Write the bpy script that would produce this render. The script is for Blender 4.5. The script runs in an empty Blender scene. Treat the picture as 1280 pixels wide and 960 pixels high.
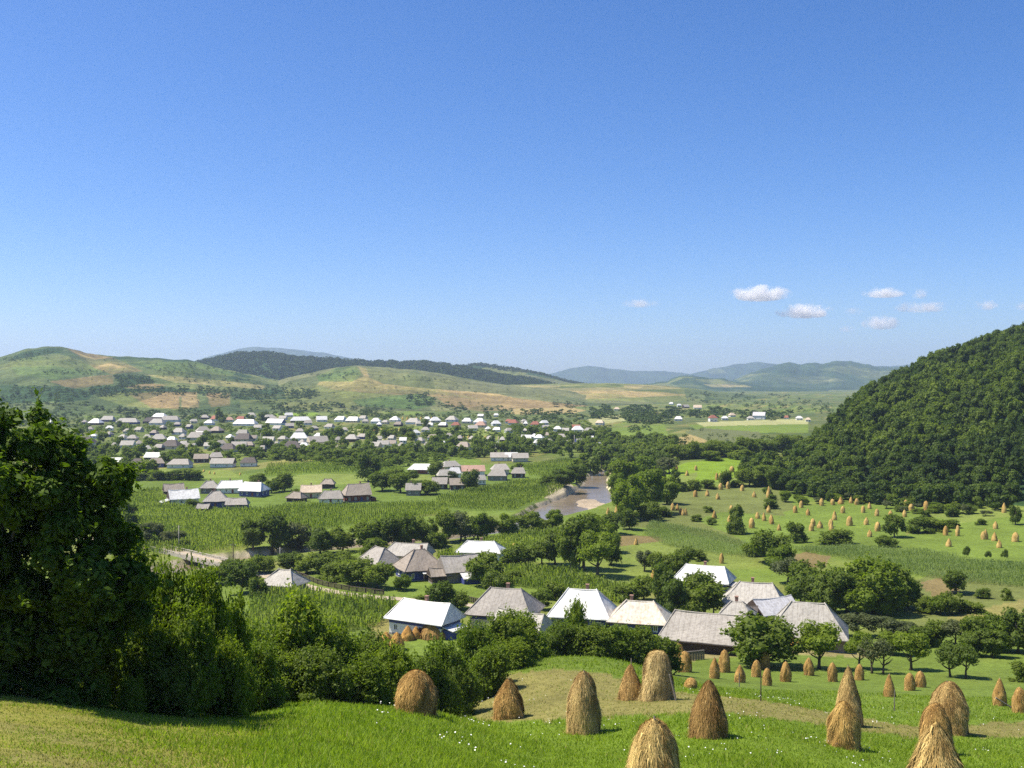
import bpy, math, random
import numpy as np
from mathutils import Vector, Matrix

random.seed(7)
rng = np.random.default_rng(7)
SC = bpy.context.scene
COL = SC.collection
F = 1250.0                       # focal length in pixels of the 1280 wide photograph
PI = math.pi

# ------------------------------------------------------------------ noise
def _hash(ix, iy, s):
    h = (ix.astype(np.int64) * 374761393 + iy.astype(np.int64) * 668265263 + s * 982451653) & 0x7fffffff
    h = ((h ^ (h >> 13)) * 1274126177) & 0x7fffffff
    h = h ^ (h >> 16)
    return (h & 0xffff) / 65535.0

def vnoise(x, y, s=0):
    x = np.asarray(x, float); y = np.asarray(y, float)
    ix = np.floor(x); iy = np.floor(y)
    fx = x - ix; fy = y - iy
    fx = fx * fx * (3 - 2 * fx); fy = fy * fy * (3 - 2 * fy)
    a = _hash(ix, iy, s); b = _hash(ix + 1, iy, s); c = _hash(ix, iy + 1, s); d = _hash(ix + 1, iy + 1, s)
    return (a * (1 - fx) + b * fx) * (1 - fy) + (c * (1 - fx) + d * fx) * fy - 0.5

def fbm(x, y, s=0, n=4):
    t = 0; a = 1.0
    for k in range(n):
        t = t + a * vnoise(np.asarray(x) * 2 ** k, np.asarray(y) * 2 ** k, s + k * 17); a *= 0.5
    return t

# ------------------------------------------------------------------ terrain
# drop of the ground below the camera, per column (pixel x of the view direction) at depth nodes
DN = [3, 8, 14, 20, 28, 36, 45, 55, 62, 68, 80, 92, 105, 113, 120, 140, 160, 185, 220, 280, 360, 450, 600, 900, 1400, 2200, 4000, 9000]
FARL = [46.6, 48.2, 49.5, 50, 50.5, 50, 48, 45, 40, 34, 34]
COLS = {
    -500: [2.2, 3.7, 5.4, 7.0, 8.9, 10.6, 12.4, 16.5, 19.5, 22, 27, 31.5, 35, 37, 38.6, 42.5, 45] + FARL,
    0:    [2.3, 4.0, 5.9, 7.7, 9.7, 11.4, 13.6, 18, 21, 23.5, 28, 32, 35.6, 37.4, 39, 43, 45.3] + FARL,
    200:  [2.3, 4.1, 6.2, 8.2, 10.4, 12.4, 14.8, 18.8, 21.6, 24, 28.4, 32.2, 35.6, 37.4, 39, 43, 45.3] + FARL,
    400:  [2.4, 4.3, 6.5, 8.6, 10.9, 13.1, 15.4, 17.9, 19.7, 22, 27, 31.4, 35.4, 37.4, 39, 43, 45.3] + FARL,
    530:  [2.5, 4.6, 6.9, 9.1, 11.7, 14.0, 16.2, 18.5, 20.2, 22.2, 27, 31, 34.6, 36.8, 38.6, 42.8, 45.2] + FARL,
    640:  [2.6, 5.0, 7.6, 10, 12.7, 15.2, 17.6, 20.2, 22, 23.6, 26.6, 28.6, 30.2, 31.4, 33.4, 40, 44.3] + FARL,
    730:  [2.6, 5.1, 7.8, 10.3, 13.2, 15.8, 18.2, 20.9, 22.5, 23.9, 26, 28, 29.5, 30.7, 32.8, 40, 44.3] + FARL,
    900:  [2.6, 5.1, 7.8, 10.4, 13.4, 16, 18.3, 20.5, 21.8, 23, 25.3, 28.5, 32.2, 34.3, 36.2, 40.8, 44] + [46.2, 49, 50.5, 51, 50, 45.5, 46, 45, 40, 34, 34],
    1080: [2.6, 5.1, 7.9, 10.6, 13.7, 16.5, 19, 21.6, 23.2, 24.6, 27.3, 30.3, 33.3, 35.2, 37, 41.4, 44.6] + [47, 49.3, 50, 50.3, 50, 49, 47, 45, 40, 34, 34],
    1280: [2.6, 5.1, 7.9, 10.6, 13.7, 16.5, 19.3, 22, 23.8, 25.3, 28, 30.6, 33.6, 35.5, 37.2, 41.5, 44.5] + [47, 48.5, 48.8, 47.5, 46, 46, 46, 45, 40, 34, 34],
    1800: [2.6, 5.1, 7.9, 10.6, 13.7, 16.5, 19.5, 22.4, 24.3, 25.8, 28.4, 31, 34, 35.9, 37.6, 41.8, 44.5] + [46.5, 47, 46, 44, 44, 45, 46, 45, 40, 34, 34],
}
def pchip(x, y, xi):
    x = np.asarray(x, float); y = np.asarray(y, float)
    h = np.diff(x); dl = np.diff(y) / h
    m = np.zeros_like(y)
    for k in range(1, len(x) - 1):
        if dl[k - 1] * dl[k] > 0:
            w1 = 2 * h[k] + h[k - 1]; w2 = h[k] + 2 * h[k - 1]
            m[k] = (w1 + w2) / (w1 / dl[k - 1] + w2 / dl[k])
    m[0] = dl[0]; m[-1] = dl[-1]
    i = np.clip(np.searchsorted(x, xi) - 1, 0, len(x) - 2)
    t = (xi - x[i]) / h[i]
    return ((1 + 2 * t) * (1 - t) ** 2 * y[i] + t * (1 - t) ** 2 * h[i] * m[i] + t * t * (3 - 2 * t) * y[i + 1] + t * t * (t - 1) * h[i] * m[i + 1])

LD = np.linspace(math.log(3), math.log(9000), 900)
_cp = sorted(COLS); _tab = np.array([pchip(np.log(DN), COLS[c], LD) for c in _cp])
UG = np.linspace(-0.92, 0.92, 500)
_cu = np.array([(c - 640) / F for c in _cp])
TAB = np.array([pchip(_cu, _tab[:, j], UG) for j in range(len(LD))]).T
for _ in range(3):                                       # soften the joins between columns
    TAB[1:-1] = 0.25 * TAB[:-2] + 0.5 * TAB[1:-1] + 0.25 * TAB[2:]
UMAX = 0.9
AMAX = math.atan(UMAX)

def polar(x, y):
    x = np.asarray(x, float); y = np.asarray(y, float)
    r = np.hypot(x, y); a = np.arctan2(x, y)
    ac = np.clip(a, -AMAX, AMAX)
    return np.tan(ac), np.maximum(r * np.cos(ac), 3.0), a, r

def table_z(u, d):
    fu = np.clip((u - UG[0]) / (UG[1] - UG[0]), 0, len(UG) - 1.001)
    fd = np.clip((np.log(d) - LD[0]) / (LD[1] - LD[0]), 0, len(LD) - 1.001)
    i = fu.astype(int); j = fd.astype(int); a = fu - i; b = fd - j
    return -(TAB[i, j] * (1 - a) * (1 - b) + TAB[i + 1, j] * a * (1 - b) + TAB[i, j + 1] * (1 - a) * b + TAB[i + 1, j + 1] * a * b)

def base_z(x, y):
    u, d, a, r = polar(x, y)
    z = table_z(u, d)
    back = np.clip((np.abs(a) - 1.5) / 1.2, 0, 1)
    z = z * (1 - back) + back * (-1.7 + 0.16 * np.minimum(r, 400))
    amp = np.clip((d - 10) / 120, 0, 1)
    return z + 0.12 * fbm(np.asarray(x) / 5, np.asarray(y) / 5, 3, 3) * np.clip(d / 40, .3, 1) + 0.7 * amp * fbm(np.asarray(x) / 38, np.asarray(y) / 38, 9, 3)

HITD = np.exp(np.linspace(math.log(6), math.log(8000), 760))
def hit(px, py, zf=None):
    """the point of the ground that the view direction of photo pixel (px, py) meets first"""
    u = (px - 640) / F; v = (480 - py) / F
    d = HITD; zf = zf or base_z
    z = zf(u * d, d); g = z - v * d
    w = np.nonzero(g >= 0)[0]
    k = w[0] if len(w) else len(d) - 1
    if 0 < k:
        t = -g[k - 1] / (g[k] - g[k - 1]) if g[k] != g[k - 1] else 1.0
        t = min(max(t, 0), 1); q = d[k - 1] + (d[k] - d[k - 1]) * t
    else: q = d[k]
    q = np.array([q]); return np.array([u * q[0], q[0], float(zf(u * q, q)[0])])

# river: centre line (photo pixels on the plain), half width in metres
RIV = [(812, 577, 4), (772, 583, 4), (748, 592, 5), (743, 604, 6), (739, 616, 9.5), (724, 626, 12), (700, 634, 11), (674, 643, 8), (640, 656, 5), (560, 669, 5), (450, 678, 5), (340, 689, 5), (262, 698, 5.5), (190, 714, 6), (60, 730, 6), (-200, 740, 6)]
RP = np.array([list(hit(a, b)[:2]) + [w] for a, b, w in RIV])
def _resample(P, n):
    s = np.r_[0, np.cumsum(np.hypot(*np.diff(P[:, :2], axis=0).T))]
    t = np.linspace(0, s[-1], n)
    return np.stack([pchip(s, P[:, k], t) for k in range(P.shape[1])], 1)
RP = _resample(RP, 160)
def river_dist(x, y):
    """(distance to the centre line, half width there, index, side)"""
    x = np.asarray(x, float).ravel(); y = np.asarray(y, float).ravel()
    best = np.full(len(x), 1e9); hw = np.full(len(x), 5.0); side = np.zeros(len(x)); idx = np.zeros(len(x))
    lo = RP[:, :2].min(0) - 40; hi = RP[:, :2].max(0) + 40
    m = np.nonzero((x > lo[0]) & (x < hi[0]) & (y > lo[1]) & (y < hi[1]))[0]
    xm, ym = x[m], y[m]
    b = np.full(len(m), 1e9); h = np.full(len(m), 5.0); sd = np.zeros(len(m)); ii = np.zeros(len(m))
    for k in range(len(RP) - 1):
        ax, ay, aw = RP[k]; bx, by, bw = RP[k + 1]
        dx, dy = bx - ax, by - ay; L2 = dx * dx + dy * dy
        t = np.clip(((xm - ax) * dx + (ym - ay) * dy) / L2, 0, 1)
        q = np.hypot(xm - ax - t * dx, ym - ay - t * dy)
        n = q < b
        b[n] = q[n]; h[n] = (aw + t * (bw - aw))[n]; sd[n] = (dx * (ym - ay) - dy * (xm - ax))[n]; ii[n] = k
    best[m] = b; hw[m] = h; side[m] = sd; idx[m] = ii
    return best, hw, side, idx
SBAR = hit(742, 629)[:2]; BLUFF = hit(698, 611)[:2]
def water_z(k):                                            # level along the line, falling slowly
    p = RP[np.clip(np.asarray(k).astype(int), 0, len(RP) - 1)]
    return table_z(p[..., 0] / p[..., 1], p[..., 1]) - 1.75
def carve(x, y, z):
    x = np.asarray(x, float); shp = x.shape
    dd, hw, side, idx = river_dist(x, y)
    dd = dd + 1.6 * fbm(x.ravel() / 9, np.asarray(y, float).ravel() / 9, 31, 3)
    c = np.clip((hw + 2.2 - dd) / 2.6, 0, 1); c = c * c * (3 - 2 * c)
    xr, yr = x.ravel(), np.asarray(y, float).ravel()
    sb = np.exp(-(((xr - SBAR[0]) / 8.5) ** 2 + ((yr - SBAR[1]) / 40) ** 2) * 1.3)
    bl = np.exp(-(((xr - BLUFF[0]) / 7) ** 2 + ((yr - BLUFF[1]) / 22) ** 2))
    zz = z.ravel() + 2.4 * bl * (1 - c)
    bed = water_z(idx) - 0.7 + 1.25 * sb * (1 + .9 * fbm(xr / 6, yr / 11, 33, 4)) + .25 * fbm(xr / 5, yr / 9, 34, 3)
    far = dd > 60
    out = np.where(far, zz, zz * (1 - c) + bed * c)
    return out.reshape(shp), c.reshape(shp), sb.reshape(shp)
def ground_z(x, y):
    return carve(x, y, base_z(x, y))[0]

# ridges: silhouette polyline in photo pixels, crest / foot depth
class Ridge:
    def __init__(s, name, pts, foot, back, rough=0.0, seed=0, tfoot=None):
        s.name = name; s.pts = pts; s.seed = seed; s.rough = rough
        px = np.array([p[0] for p in pts], float); py = np.array([p[1] for p in pts], float)
        dc = np.array([p[2] for p in pts], float)
        s.u = (px - 640) / F; s.v = (480 - py) / F; s.dc = dc
        s.fu = np.array([(p[0] - 640) / F for p in foot]); s.fd = np.array([p[1] for p in foot], float)
        s.back = back
    def frame(s, u):
        dc = np.interp(u, s.u, s.dc); df = np.interp(u, s.fu, s.fd)
        v = np.interp(u, s.u, s.v)
        v = v + s.rough * fbm(u * 90, u * 0 + s.seed, s.seed, 4)
        return dc, df, v
    def z(s, u, d):
        dc, df, v = s.frame(u)
        zc = v * dc
        zf = table_z(u, df) - 1.5
        t = np.clip((d - df) / np.maximum(dc - df, 1), 0, 1)
        up = zf + (zc - zf) * np.sin(t * PI / 2) ** 1.15
        # gullies and shoulders across the slope
        up = up + (zc - zf) * 0.16 * np.sin(PI * t) * fbm(u * 26 + s.seed, d / np.maximum(dc, 1) * 5, s.seed + 5, 4)
        tb = np.clip((d - dc) / s.back, 0, 1)
        dn = zc + (-70 - zc) * tb * tb * (3 - 2 * tb)
        return np.where(d < df, -200.0, np.where(d <= dc, up, dn))
RIDGES = {
 'meadow_hill': Ridge('hill', [(-500,472,2300),(-200,462,2350),(0,448,2400),(30,439.5,2400),(60,435,2400),(85,436,2400),(110,442,2450),(150,447,2500),(200,448,2500),(235,451,2500),(270,460,2500),(300,467,2500),(340,474,2500),(380,480,2400),(420,486,2300),(470,493,2100),(520,506,1900)],
               [(-500,1300),(0,1350),(300,1450),(520,1600)], 900, .0010, 3),
 'forest_ridge': Ridge('hill', [(190,474,3300),(240,455,3300),(270,448,3300),(300,441,3300),(330,441,3300),(360,446,3300),(420,450,3300),(470,453,3300),(520,453,3300),(560,457,3300),(600,464,3300),(625,469,3300),(660,474,3300),(690,481,3300),(720,490,3300)],
               [(190,2650),(720,2650)], 900, .0012, 5),
 'bald_hill': Ridge('hill', [(320,484,2500),(360,472,2500),(400,464,2500),(420,460,2500),(445,457.5,2500),(480,459,2500),(520,463,2500),(560,469,2500),(600,476,2500),(640,482,2500),(700,487,2500),(740,491,2500),(820,499,2500)],
               [(320,1500),(560,1600),(820,1900)], 700, .0006, 8),
 'far_ridge': Ridge('hill', [(500,474,3900),(560,460,3900),(600,456,3900),(640,460,3900),(680,469,3900),(710,477,3900),(740,483,3900),(780,489,3900)],
               [(500,3350),(780,3350)], 700, .0008, 11),
 'plateau': Ridge('hill', [(520,490,3000),(580,485,3000),(640,481,3000),(700,479.5,3000),(760,479,3000),(820,481,3000),(860,485,3000),(900,490,3000),(960,495,3000),(1060,500,3000)],
               [(520,1750),(740,1900),(860,2300),(1060,2500)], 400, .0003, 14),
 'patchwork_hill': Ridge('hill', [(780,494,7600),(870,487,7600),(905,479,7600),(935,468,7600),(960,458,7600),(985,453,7600),(1010,455,7600),(1027,454,7600),(1048,450,7600),(1062,451,7600),(1076,454,7600),(1111,460,7600),(1250,454,7600),(1500,450,7600)],
               [(780,5600),(1500,5600)], 700, .0022, 17),
 'dark_ridge': Ridge('hill', [(770,489,5600),(800,482,5600),(830,477,5600),(851,469,5600),(866,469,5600),(883,471,5600),(918,477,5600),(950,481,5600),(1000,485,5600),(1080,490,5600),(1400,490,5600)],
               [(770,4500),(1400,4500)], 500, .0020, 47),
 'blue_peak': Ridge('mountain', [(230,456,12000),(280,441,12000),(300,436,12000),(320,433.5,12000),(345,435,12000),(380,438,12000),(410,442,12000),(440,448,12000),(480,458,12000)],
               [(230,10400),(480,10400)], 800, .0006, 20),
 'blue_range': Ridge('mountain', [(600,480,12200),(660,473,12200),(690,467,12200),(710,461,12200),(735,458,12200),(770,462,12200),(800,464,12200),(830,464,12200),(860,467,12200),(920,474,12200)],
               [(600,10600),(920,10600)], 800, .0008, 23),
 'blue_shoulder': Ridge('mountain', [(800,478,11600),(840,470,11600),(870,466,11600),(900,459,11600),(930,454,11600),(945,453,11600),(990,457,11600),(1050,460,11600),(1100,458,11600),(1150,455,11600),(1300,452,11600)],
               [(800,10200),(1300,10200)], 700, .0010, 26),
}
WOODHILL = Ridge('hill', [(925,604,520),(945,600,530),(965,595,545),(985,584,560),(1010,566,590),(1035,545,620),(1050,530,640),(1065,514,655),(1090,497,685),(1120,481,710),(1160,462,735),(1200,446,755),(1250,431,775),(1280,422,790),(1400,392,830),(1800,330,880)],
               [(925,500),(960,480),(1000,452),(1050,432),(1100,422),(1180,405),(1280,380),(1400,350),(1800,300)], 500, .002, 40)
def all_z(x, y):
    z = ground_z(x, y)
    u, d, a, r = polar(x, y)
    for R in list(RIDGES.values()) + [WOODHILL]:
        inside = (u >= R.u[0]) & (u <= R.u[-1])
        z = np.where(inside, np.maximum(z, R.z(u, d)), z)
    return z

C = dict(lush=(.150,.225,.020), green=(.130,.182,.030), olive=(.130,.150,.042), mown=(.215,.195,.062), lawn=(.245,.240,.045), dry=(.255,.222,.092), tan=(.290,.228,.092),
         brown=(.178,.138,.058), hgreen=(.082,.125,.032), dark=(.026,.055,.016), wood=(.030,.062,.020), soil=(.16,.115,.07), sand=(.36,.29,.205), corn=(.115,.165,.028), bank=(.58,.49,.33),
         pale=(.30,.30,.13), strip=(.160,.200,.042), farg=(.078,.106,.036), scrub=(.112,.126,.050), rose=(.190,.155,.068), dusty=(.42,.36,.25))
# ground cover: (colour, depth range, polygon in photo pixels); later ones lie over earlier ones
PATCH = [
 # --- near meadow
 ('lawn', (0, 70), [(-400,840),(60,860),(300,880),(330,900),(300,990),(-400,1500)]),
 ('mown', (60, 125), [(556,893),(585,868),(622,846),(690,836),(760,842),(815,862),(870,868),(960,876),(1050,893),(1120,905),(1160,912),(1150,924),(1040,908),(905,890),(760,896),(640,904)]),
 ('mown', (60, 125), [(1200,905),(1290,900),(1400,900),(1400,925),(1290,924),(1200,920)]),
 # --- gardens and yards on the valley floor
 ('mown', (150, 300), [(455,775),(492,768),(500,800),(470,800)]),
 ('dry', (120, 200), [(855,812),(905,812),(1000,806),(1100,812),(1100,822),(980,818),(860,826)]),
 ('strip', (200, 290), [(655,712),(700,704),(790,702),(830,712),(800,730),(760,730),(690,722)]),
 ('brown', (200, 330), [(768,668),(800,656),(815,664),(830,676),(800,690),(776,684)]),
 ('strip', (200, 330), [(770,684),(830,676),(900,690),(945,704),(905,712),(860,716),(790,700)]),
 ('olive', (160, 280), [(1125,740),(1170,712),(1300,735),(1300,800),(1200,790),(1135,790)]),
 ('brown', (160, 280), [(1150,728),(1180,722),(1200,740),(1165,748)]),
 ('mown', (160, 280), [(1180,772),(1290,748),(1290,762),(1215,780)]),
 ('brown', (200, 300), [(985,694),(1010,690),(1040,696),(1030,710),(1000,708)]),
 # --- meadows on the far side of the village
 ('olive', (250, 560), [(775,660),(800,640),(860,612),(960,600),(1000,640),(960,690),(830,660)]),
 ('olive', (250, 560), [(845,636),(905,615),(965,607),(965,626),(900,640)]),
 ('green', (250, 560), [(870,650),(900,640),(985,645),(1130,660),(1130,690),(960,690)]),
 ('green', (250, 460), [(980,640),(1030,628),(1140,626),(1160,640),(1110,668),(1000,672)]),
 ('green', (250, 460), [(1105,680),(1150,660),(1300,655),(1300,702),(1200,695)]),
 ('strip', (250, 460), [(1150,640),(1210,634),(1300,600),(1300,640),(1200,655)]),
 ('lush', (430, 800), [(828,588),(860,578),(950,568),(950,590),(890,603),(835,603)]),
 ('strip', (430, 700), [(820,600),(870,590),(870,605),(830,612)]),
 # --- fields left of the river
 ('corn', (300, 620), [(100,598),(250,598),(330,590),(545,584),(690,570),(770,574),(735,600),(700,605),(690,625),(640,640),(540,640),(300,672),(150,680)]),
 ('strip', (400, 640), [(315,598),(400,592),(560,594),(560,604),(400,606),(300,608)]),
 ('strip', (480, 700), [(120,588),(290,588),(300,597),(120,600)]),
 ('green', (480, 1000), [(330,585),(480,565),(600,574),(600,582),(430,592)]),
 ('pale', (600, 1200), [(425,546),(440,536),(510,535),(516,541),(505,549),(470,552)]),
 ('strip', (600, 1200), [(525,545),(540,536),(632,537),(640,548),(600,552)]),
 ('strip', (600, 1300), [(745,545),(800,541),(825,546),(810,550)]),
 ('green', (600, 1600), [(745,536),(830,531),(835,544),(760,544)]),
 ('pale', (700, 1600), [(735,524),(775,518),(782,526),(740,531)]),
 ('green', (700, 2200), [(860,531),(1010,527),(1010,541),(880,541)]),
 ('pale', (700, 2200), [(870,528),(1010,523),(1010,530),(880,533)]),
 ('tan', (500, 1300), [(835,551),(860,543),(885,540),(893,546),(880,555),(845,556)]),
 ('scrub', (500, 1300), [(855,540),(880,535),(950,540),(950,552),(900,556)]),
 ('rose', (500, 1300), [(818,559),(828,549),(842,560),(836,570),(822,570)]),
 ('dusty', (380, 530), [(681,623),(686,611),(696,605),(708,604),(717,610),(719,617),(704,621)]),
 # --- slopes below the hills
 ('green', (900, 2500), [(90,511),(150,515),(155,521),(108,522)]),
 ('lush', (900, 2500), [(340,510),(395,506),(398,520),(345,520)]),
 ('strip', (900, 2600), [(470,510),(500,507),(506,514),(480,518)]),
 ('green', (900, 2600), [(504,507),(515,506),(530,519),(505,519)]),
 ('olive', (1000, 2600), [(395,495),(455,491),(460,506),(395,513)]),
 ('brown', (1300, 2800), [(545,497),(640,497),(640,513),(600,514),(550,506)]),
 ('tan', (1300, 3000), [(640,504),(690,504),(732,513),(715,517),(640,518)]),
]
RPATCH = {
 'meadow_hill': ('farg', [
   ('hgreen', [(12,455),(40,444),(110,455),(135,462),(70,475),(20,468)]),
   ('brown', [(83,435),(105,440),(140,447),(160,455),(178,464),(140,468),(118,460),(105,450)]),
   ('tan', [(95,441),(110,446),(150,457),(170,464),(150,464),(115,454)]),
   ('wood', [(28,440),(60,435),(80,436),(75,441),(40,446),(10,450)]),
   ('wood', [(140,446),(250,448),(320,460),(310,476),(220,467),(165,456)]),
   ('hgreen', [(165,452),(250,452),(300,462),(290,470),(200,463)]),
   ('brown', [(62,477),(118,470),(146,468),(140,480),(90,486)]),
   ('dry', [(180,468),(225,471),(300,478),(330,482),(330,487),(220,478)]),
   ('wood', [(142,468),(185,471),(195,478),(150,482)]),
   ('brown', [(155,484),(185,479),(208,481),(190,488)]),
   ('wood', [(0,482),(80,483),(120,490),(110,500),(0,505)]),
   ('wood', [(110,484),(150,482),(160,486),(320,486),(325,496),(250,492),(120,492)]),
   ('olive', [(122,497),(155,489),(224,490),(224,513),(160,508)]),
   ('brown', [(160,492),(200,489.5),(224,490),(224,511),(190,510)]),
   ('rose', [(224,490),(246,490),(250,510),(228,512)]),
   ('brown', [(258,491),(286,491),(289,507),(264,509)]),
   ('wood', [(284,488),(395,486),(396,498),(300,500)]),
   ('olive', [(300,500),(395,498),(400,512),(300,512)]),
   ('wood', [(50,495),(90,497),(85,503),(50,502)])]),
 'forest_ridge': ('wood', []),
 'bald_hill': ('scrub', [
   ('hgreen', [(395,470),(420,460),(445,458),(452,468),(440,478),(400,478)]),
   ('tan', [(447,458),(458,460),(462,472),(480,480),(540,486),(620,492),(642,497),(620,497),(560,493),(480,490),(440,485),(395,481),(400,477),(440,477),(455,470)]),
   ('brown', [(395,481),(480,486),(560,490),(640,496),(640,499),(540,496),(430,490)]),
   ('olive', [(335,487),(395,485),(460,491),(520,495),(500,506),(395,512),(335,512)]),
   ('hgreen', [(440,500),(520,492),(540,496),(545,506),(520,512),(450,508)]),
   ('brown', [(545,497),(640,497),(740,508),(735,516),(600,516),(560,508)])]),
 'far_ridge': ('scrub', [('wood', [(520,455),(600,450),(720,474),(720,480),(660,468),(600,462),(560,462)]), ('olive', [(590,462),(625,457),(660,466),(650,472),(600,470)])]),
 'plateau': ('olive', [
   ('dry', [(560,486),(640,482),(850,481),(850,486),(760,489),(640,490)]),
   ('tan', [(660,488),(760,488),(830,490),(860,494),(760,498),(690,500)]),
   ('olive', [(700,482),(780,481),(780,484),(700,485)]),
   ('brown', [(545,497),(640,494),(700,500),(734,514),(710,518),(600,514)]),
   ('tan', [(655,504),(690,504),(730,513),(700,516)]),
   ('farg', [(855,486),(960,492),(1060,498),(1060,520),(860,510)])]),
 'dark_ridge': ('wood', [('olive', [(868,474),(900,474),(925,480),(890,480)]), ('dry', [(880,480),(930,481),(940,484),(890,484)]), ('farg', [(800,484),(840,480),(850,484)])]),
 'patchwork_hill': ('farg', [
   ('wood', [(860,462),(900,462),(985,453),(1060,449),(1130,455),(1130,472),(1060,478),(1010,470),(960,474),(900,478),(840,480)]),
   ('olive', [(905,470),(960,466),(1010,470),(1000,478),(930,478)]),
   ('pale', [(975,472),(1030,470),(1060,476),(1020,480),(985,478)]),
   ('dry', [(960,496),(1000,494),(1010,502),(965,504)]),
   ('wood', [(880,484),(1060,484),(1060,492),(900,492)])]),
 'blue_peak': ('wood', []), 'blue_range': ('wood', []), 'blue_shoulder': ('wood', [('farg', [(880,462),(900,460),(910,466),(890,468)])]),
}
def in_poly(x, y, P):
    c = np.zeros(x.shape, bool)
    n = len(P)
    for k in range(n):
        x0, y0 = P[k]; x1, y1 = P[(k + 1) % n]
        if y0 == y1: continue
        m = ((y0 > y) != (y1 > y)) & (x < (x1 - x0) * (y - y0) / (y1 - y0) + x0)
        c ^= m
    return c
def paint(u, d, z, base, patches, wob=1.0):
    px = 640 + F * u; py = 480 - F * z / d
    amp = np.clip(220 / d, .25, 3) * wob
    qx = px + 9 * amp * fbm(px / 14, py / 6, 70, 3); qy = py + 1.8 * amp * fbm(px / 14, py / 6, 71, 3)
    out = np.array(base, float)
    if out.ndim == 1: out = np.tile(out, (u.size, 1))
    out = out.reshape(-1, 3)
    qx, qy, dd = qx.ravel(), qy.ravel(), d.ravel()
    for nm, (d0, d1), P in patches:
        xs = [p[0] for p in P]; ys = [p[1] for p in P]
        i = np.nonzero((qx >= min(xs)) & (qx <= max(xs)) & (qy >= min(ys)) & (qy <= max(ys)) & (dd >= d0) & (dd <= d1))[0]
        if len(i):
            m = in_poly(qx[i], qy[i], P)
            out[i[m]] = C[nm]
    return out

# ------------------------------------------------------------------ materials
def material(name):
    m = bpy.data.materials.new(name); m.use_nodes = True
    nt = m.node_tree; nt.nodes.clear()
    return m, nt, nt.nodes, nt.links
def out_bsdf(nt, sock):
    o = nt.nodes.new('ShaderNodeOutputMaterial'); nt.links.new(sock, o.inputs['Surface']); return o
def N(nt, typ, **kw):
    n = nt.nodes.new(typ)
    for k, v in kw.items():
        if k in n.inputs.keys() if not isinstance(k, int) else False: n.inputs[k].default_value = v
        else: setattr(n, k, v)
    return n
def noise(nt, co, scale, detail=4, rough=.6, stretch=None):
    n = nt.nodes.new('ShaderNodeTexNoise'); n.inputs['Scale'].default_value = scale; n.inputs['Detail'].default_value = detail; n.inputs['Roughness'].default_value = rough
    if stretch:
        mp = nt.nodes.new('ShaderNodeMapping'); mp.inputs['Scale'].default_value = stretch
        nt.links.new(co, mp.inputs['Vector']); co = mp.outputs['Vector']
    nt.links.new(co, n.inputs['Vector']); return n.outputs['Fac']
def ramp(nt, fac, lo, hi, a=.3, b=.7):
    r = nt.nodes.new('ShaderNodeValToRGB'); r.color_ramp.elements[0].position = a; r.color_ramp.elements[1].position = b
    lo = lo if hasattr(lo, '__len__') else (lo,) * 3; hi = hi if hasattr(hi, '__len__') else (hi,) * 3
    r.color_ramp.elements[0].color = (*lo, 1); r.color_ramp.elements[1].color = (*hi, 1)
    nt.links.new(fac, r.inputs['Fac']); return r.outputs['Color']
def mul(nt, a, b, fac=1.0, typ='MULTIPLY'):
    m = nt.nodes.new('ShaderNodeMix'); m.data_type = 'RGBA'; m.blend_type = typ; m.inputs[0].default_value = fac
    for s, v in ((m.inputs[6], a), (m.inputs[7], b)):
        if hasattr(v, 'links'): nt.links.new(v, s)
        else: s.default_value = (*v, 1)
    return m.outputs[2]
def mixf(nt, fac, a, b):
    m = nt.nodes.new('ShaderNodeMix'); m.data_type = 'RGBA'; nt.links.new(fac, m.inputs[0])
    for s, v in ((m.inputs[6], a), (m.inputs[7], b)):
        if hasattr(v, 'links'): nt.links.new(v, s)
        else: s.default_value = (*v, 1)
    return m.outputs[2]
def bump(nt, h, strength=.5, dist=.1):
    b = nt.nodes.new('ShaderNodeBump'); b.inputs['Strength'].default_value = strength; b.inputs['Distance'].default_value = dist
    nt.links.new(h, b.inputs['Height']); return b.outputs['Normal']
def princ(nt, col, rough=.8, metal=0, spec=.3, normal=None):
    p = nt.nodes.new('ShaderNodeBsdfPrincipled'); p.inputs['Roughness'].default_value = rough; p.inputs['Metallic'].default_value = metal; p.inputs['Specular IOR Level'].default_value = spec
    if hasattr(col, 'links'): nt.links.new(col, p.inputs['Base Color'])
    else: p.inputs['Base Color'].default_value = (*col, 1)
    if normal is not None: nt.links.new(normal, p.inputs['Normal'])
    return p.outputs['BSDF']
def geo_pos(nt): return nt.nodes.new('ShaderNodeNewGeometry').outputs['Position']
def obj_co(nt): return nt.nodes.new('ShaderNodeTexCoord').outputs['Object']
def obj_rand(nt): return nt.nodes.new('ShaderNodeObjectInfo').outputs['Random']
def obj_col(nt): return nt.nodes.new('ShaderNodeObjectInfo').outputs['Color']
def attr(nt, name, s='Color'):
    a = nt.nodes.new('ShaderNodeAttribute'); a.attribute_name = name; return a.outputs[s]

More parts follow.
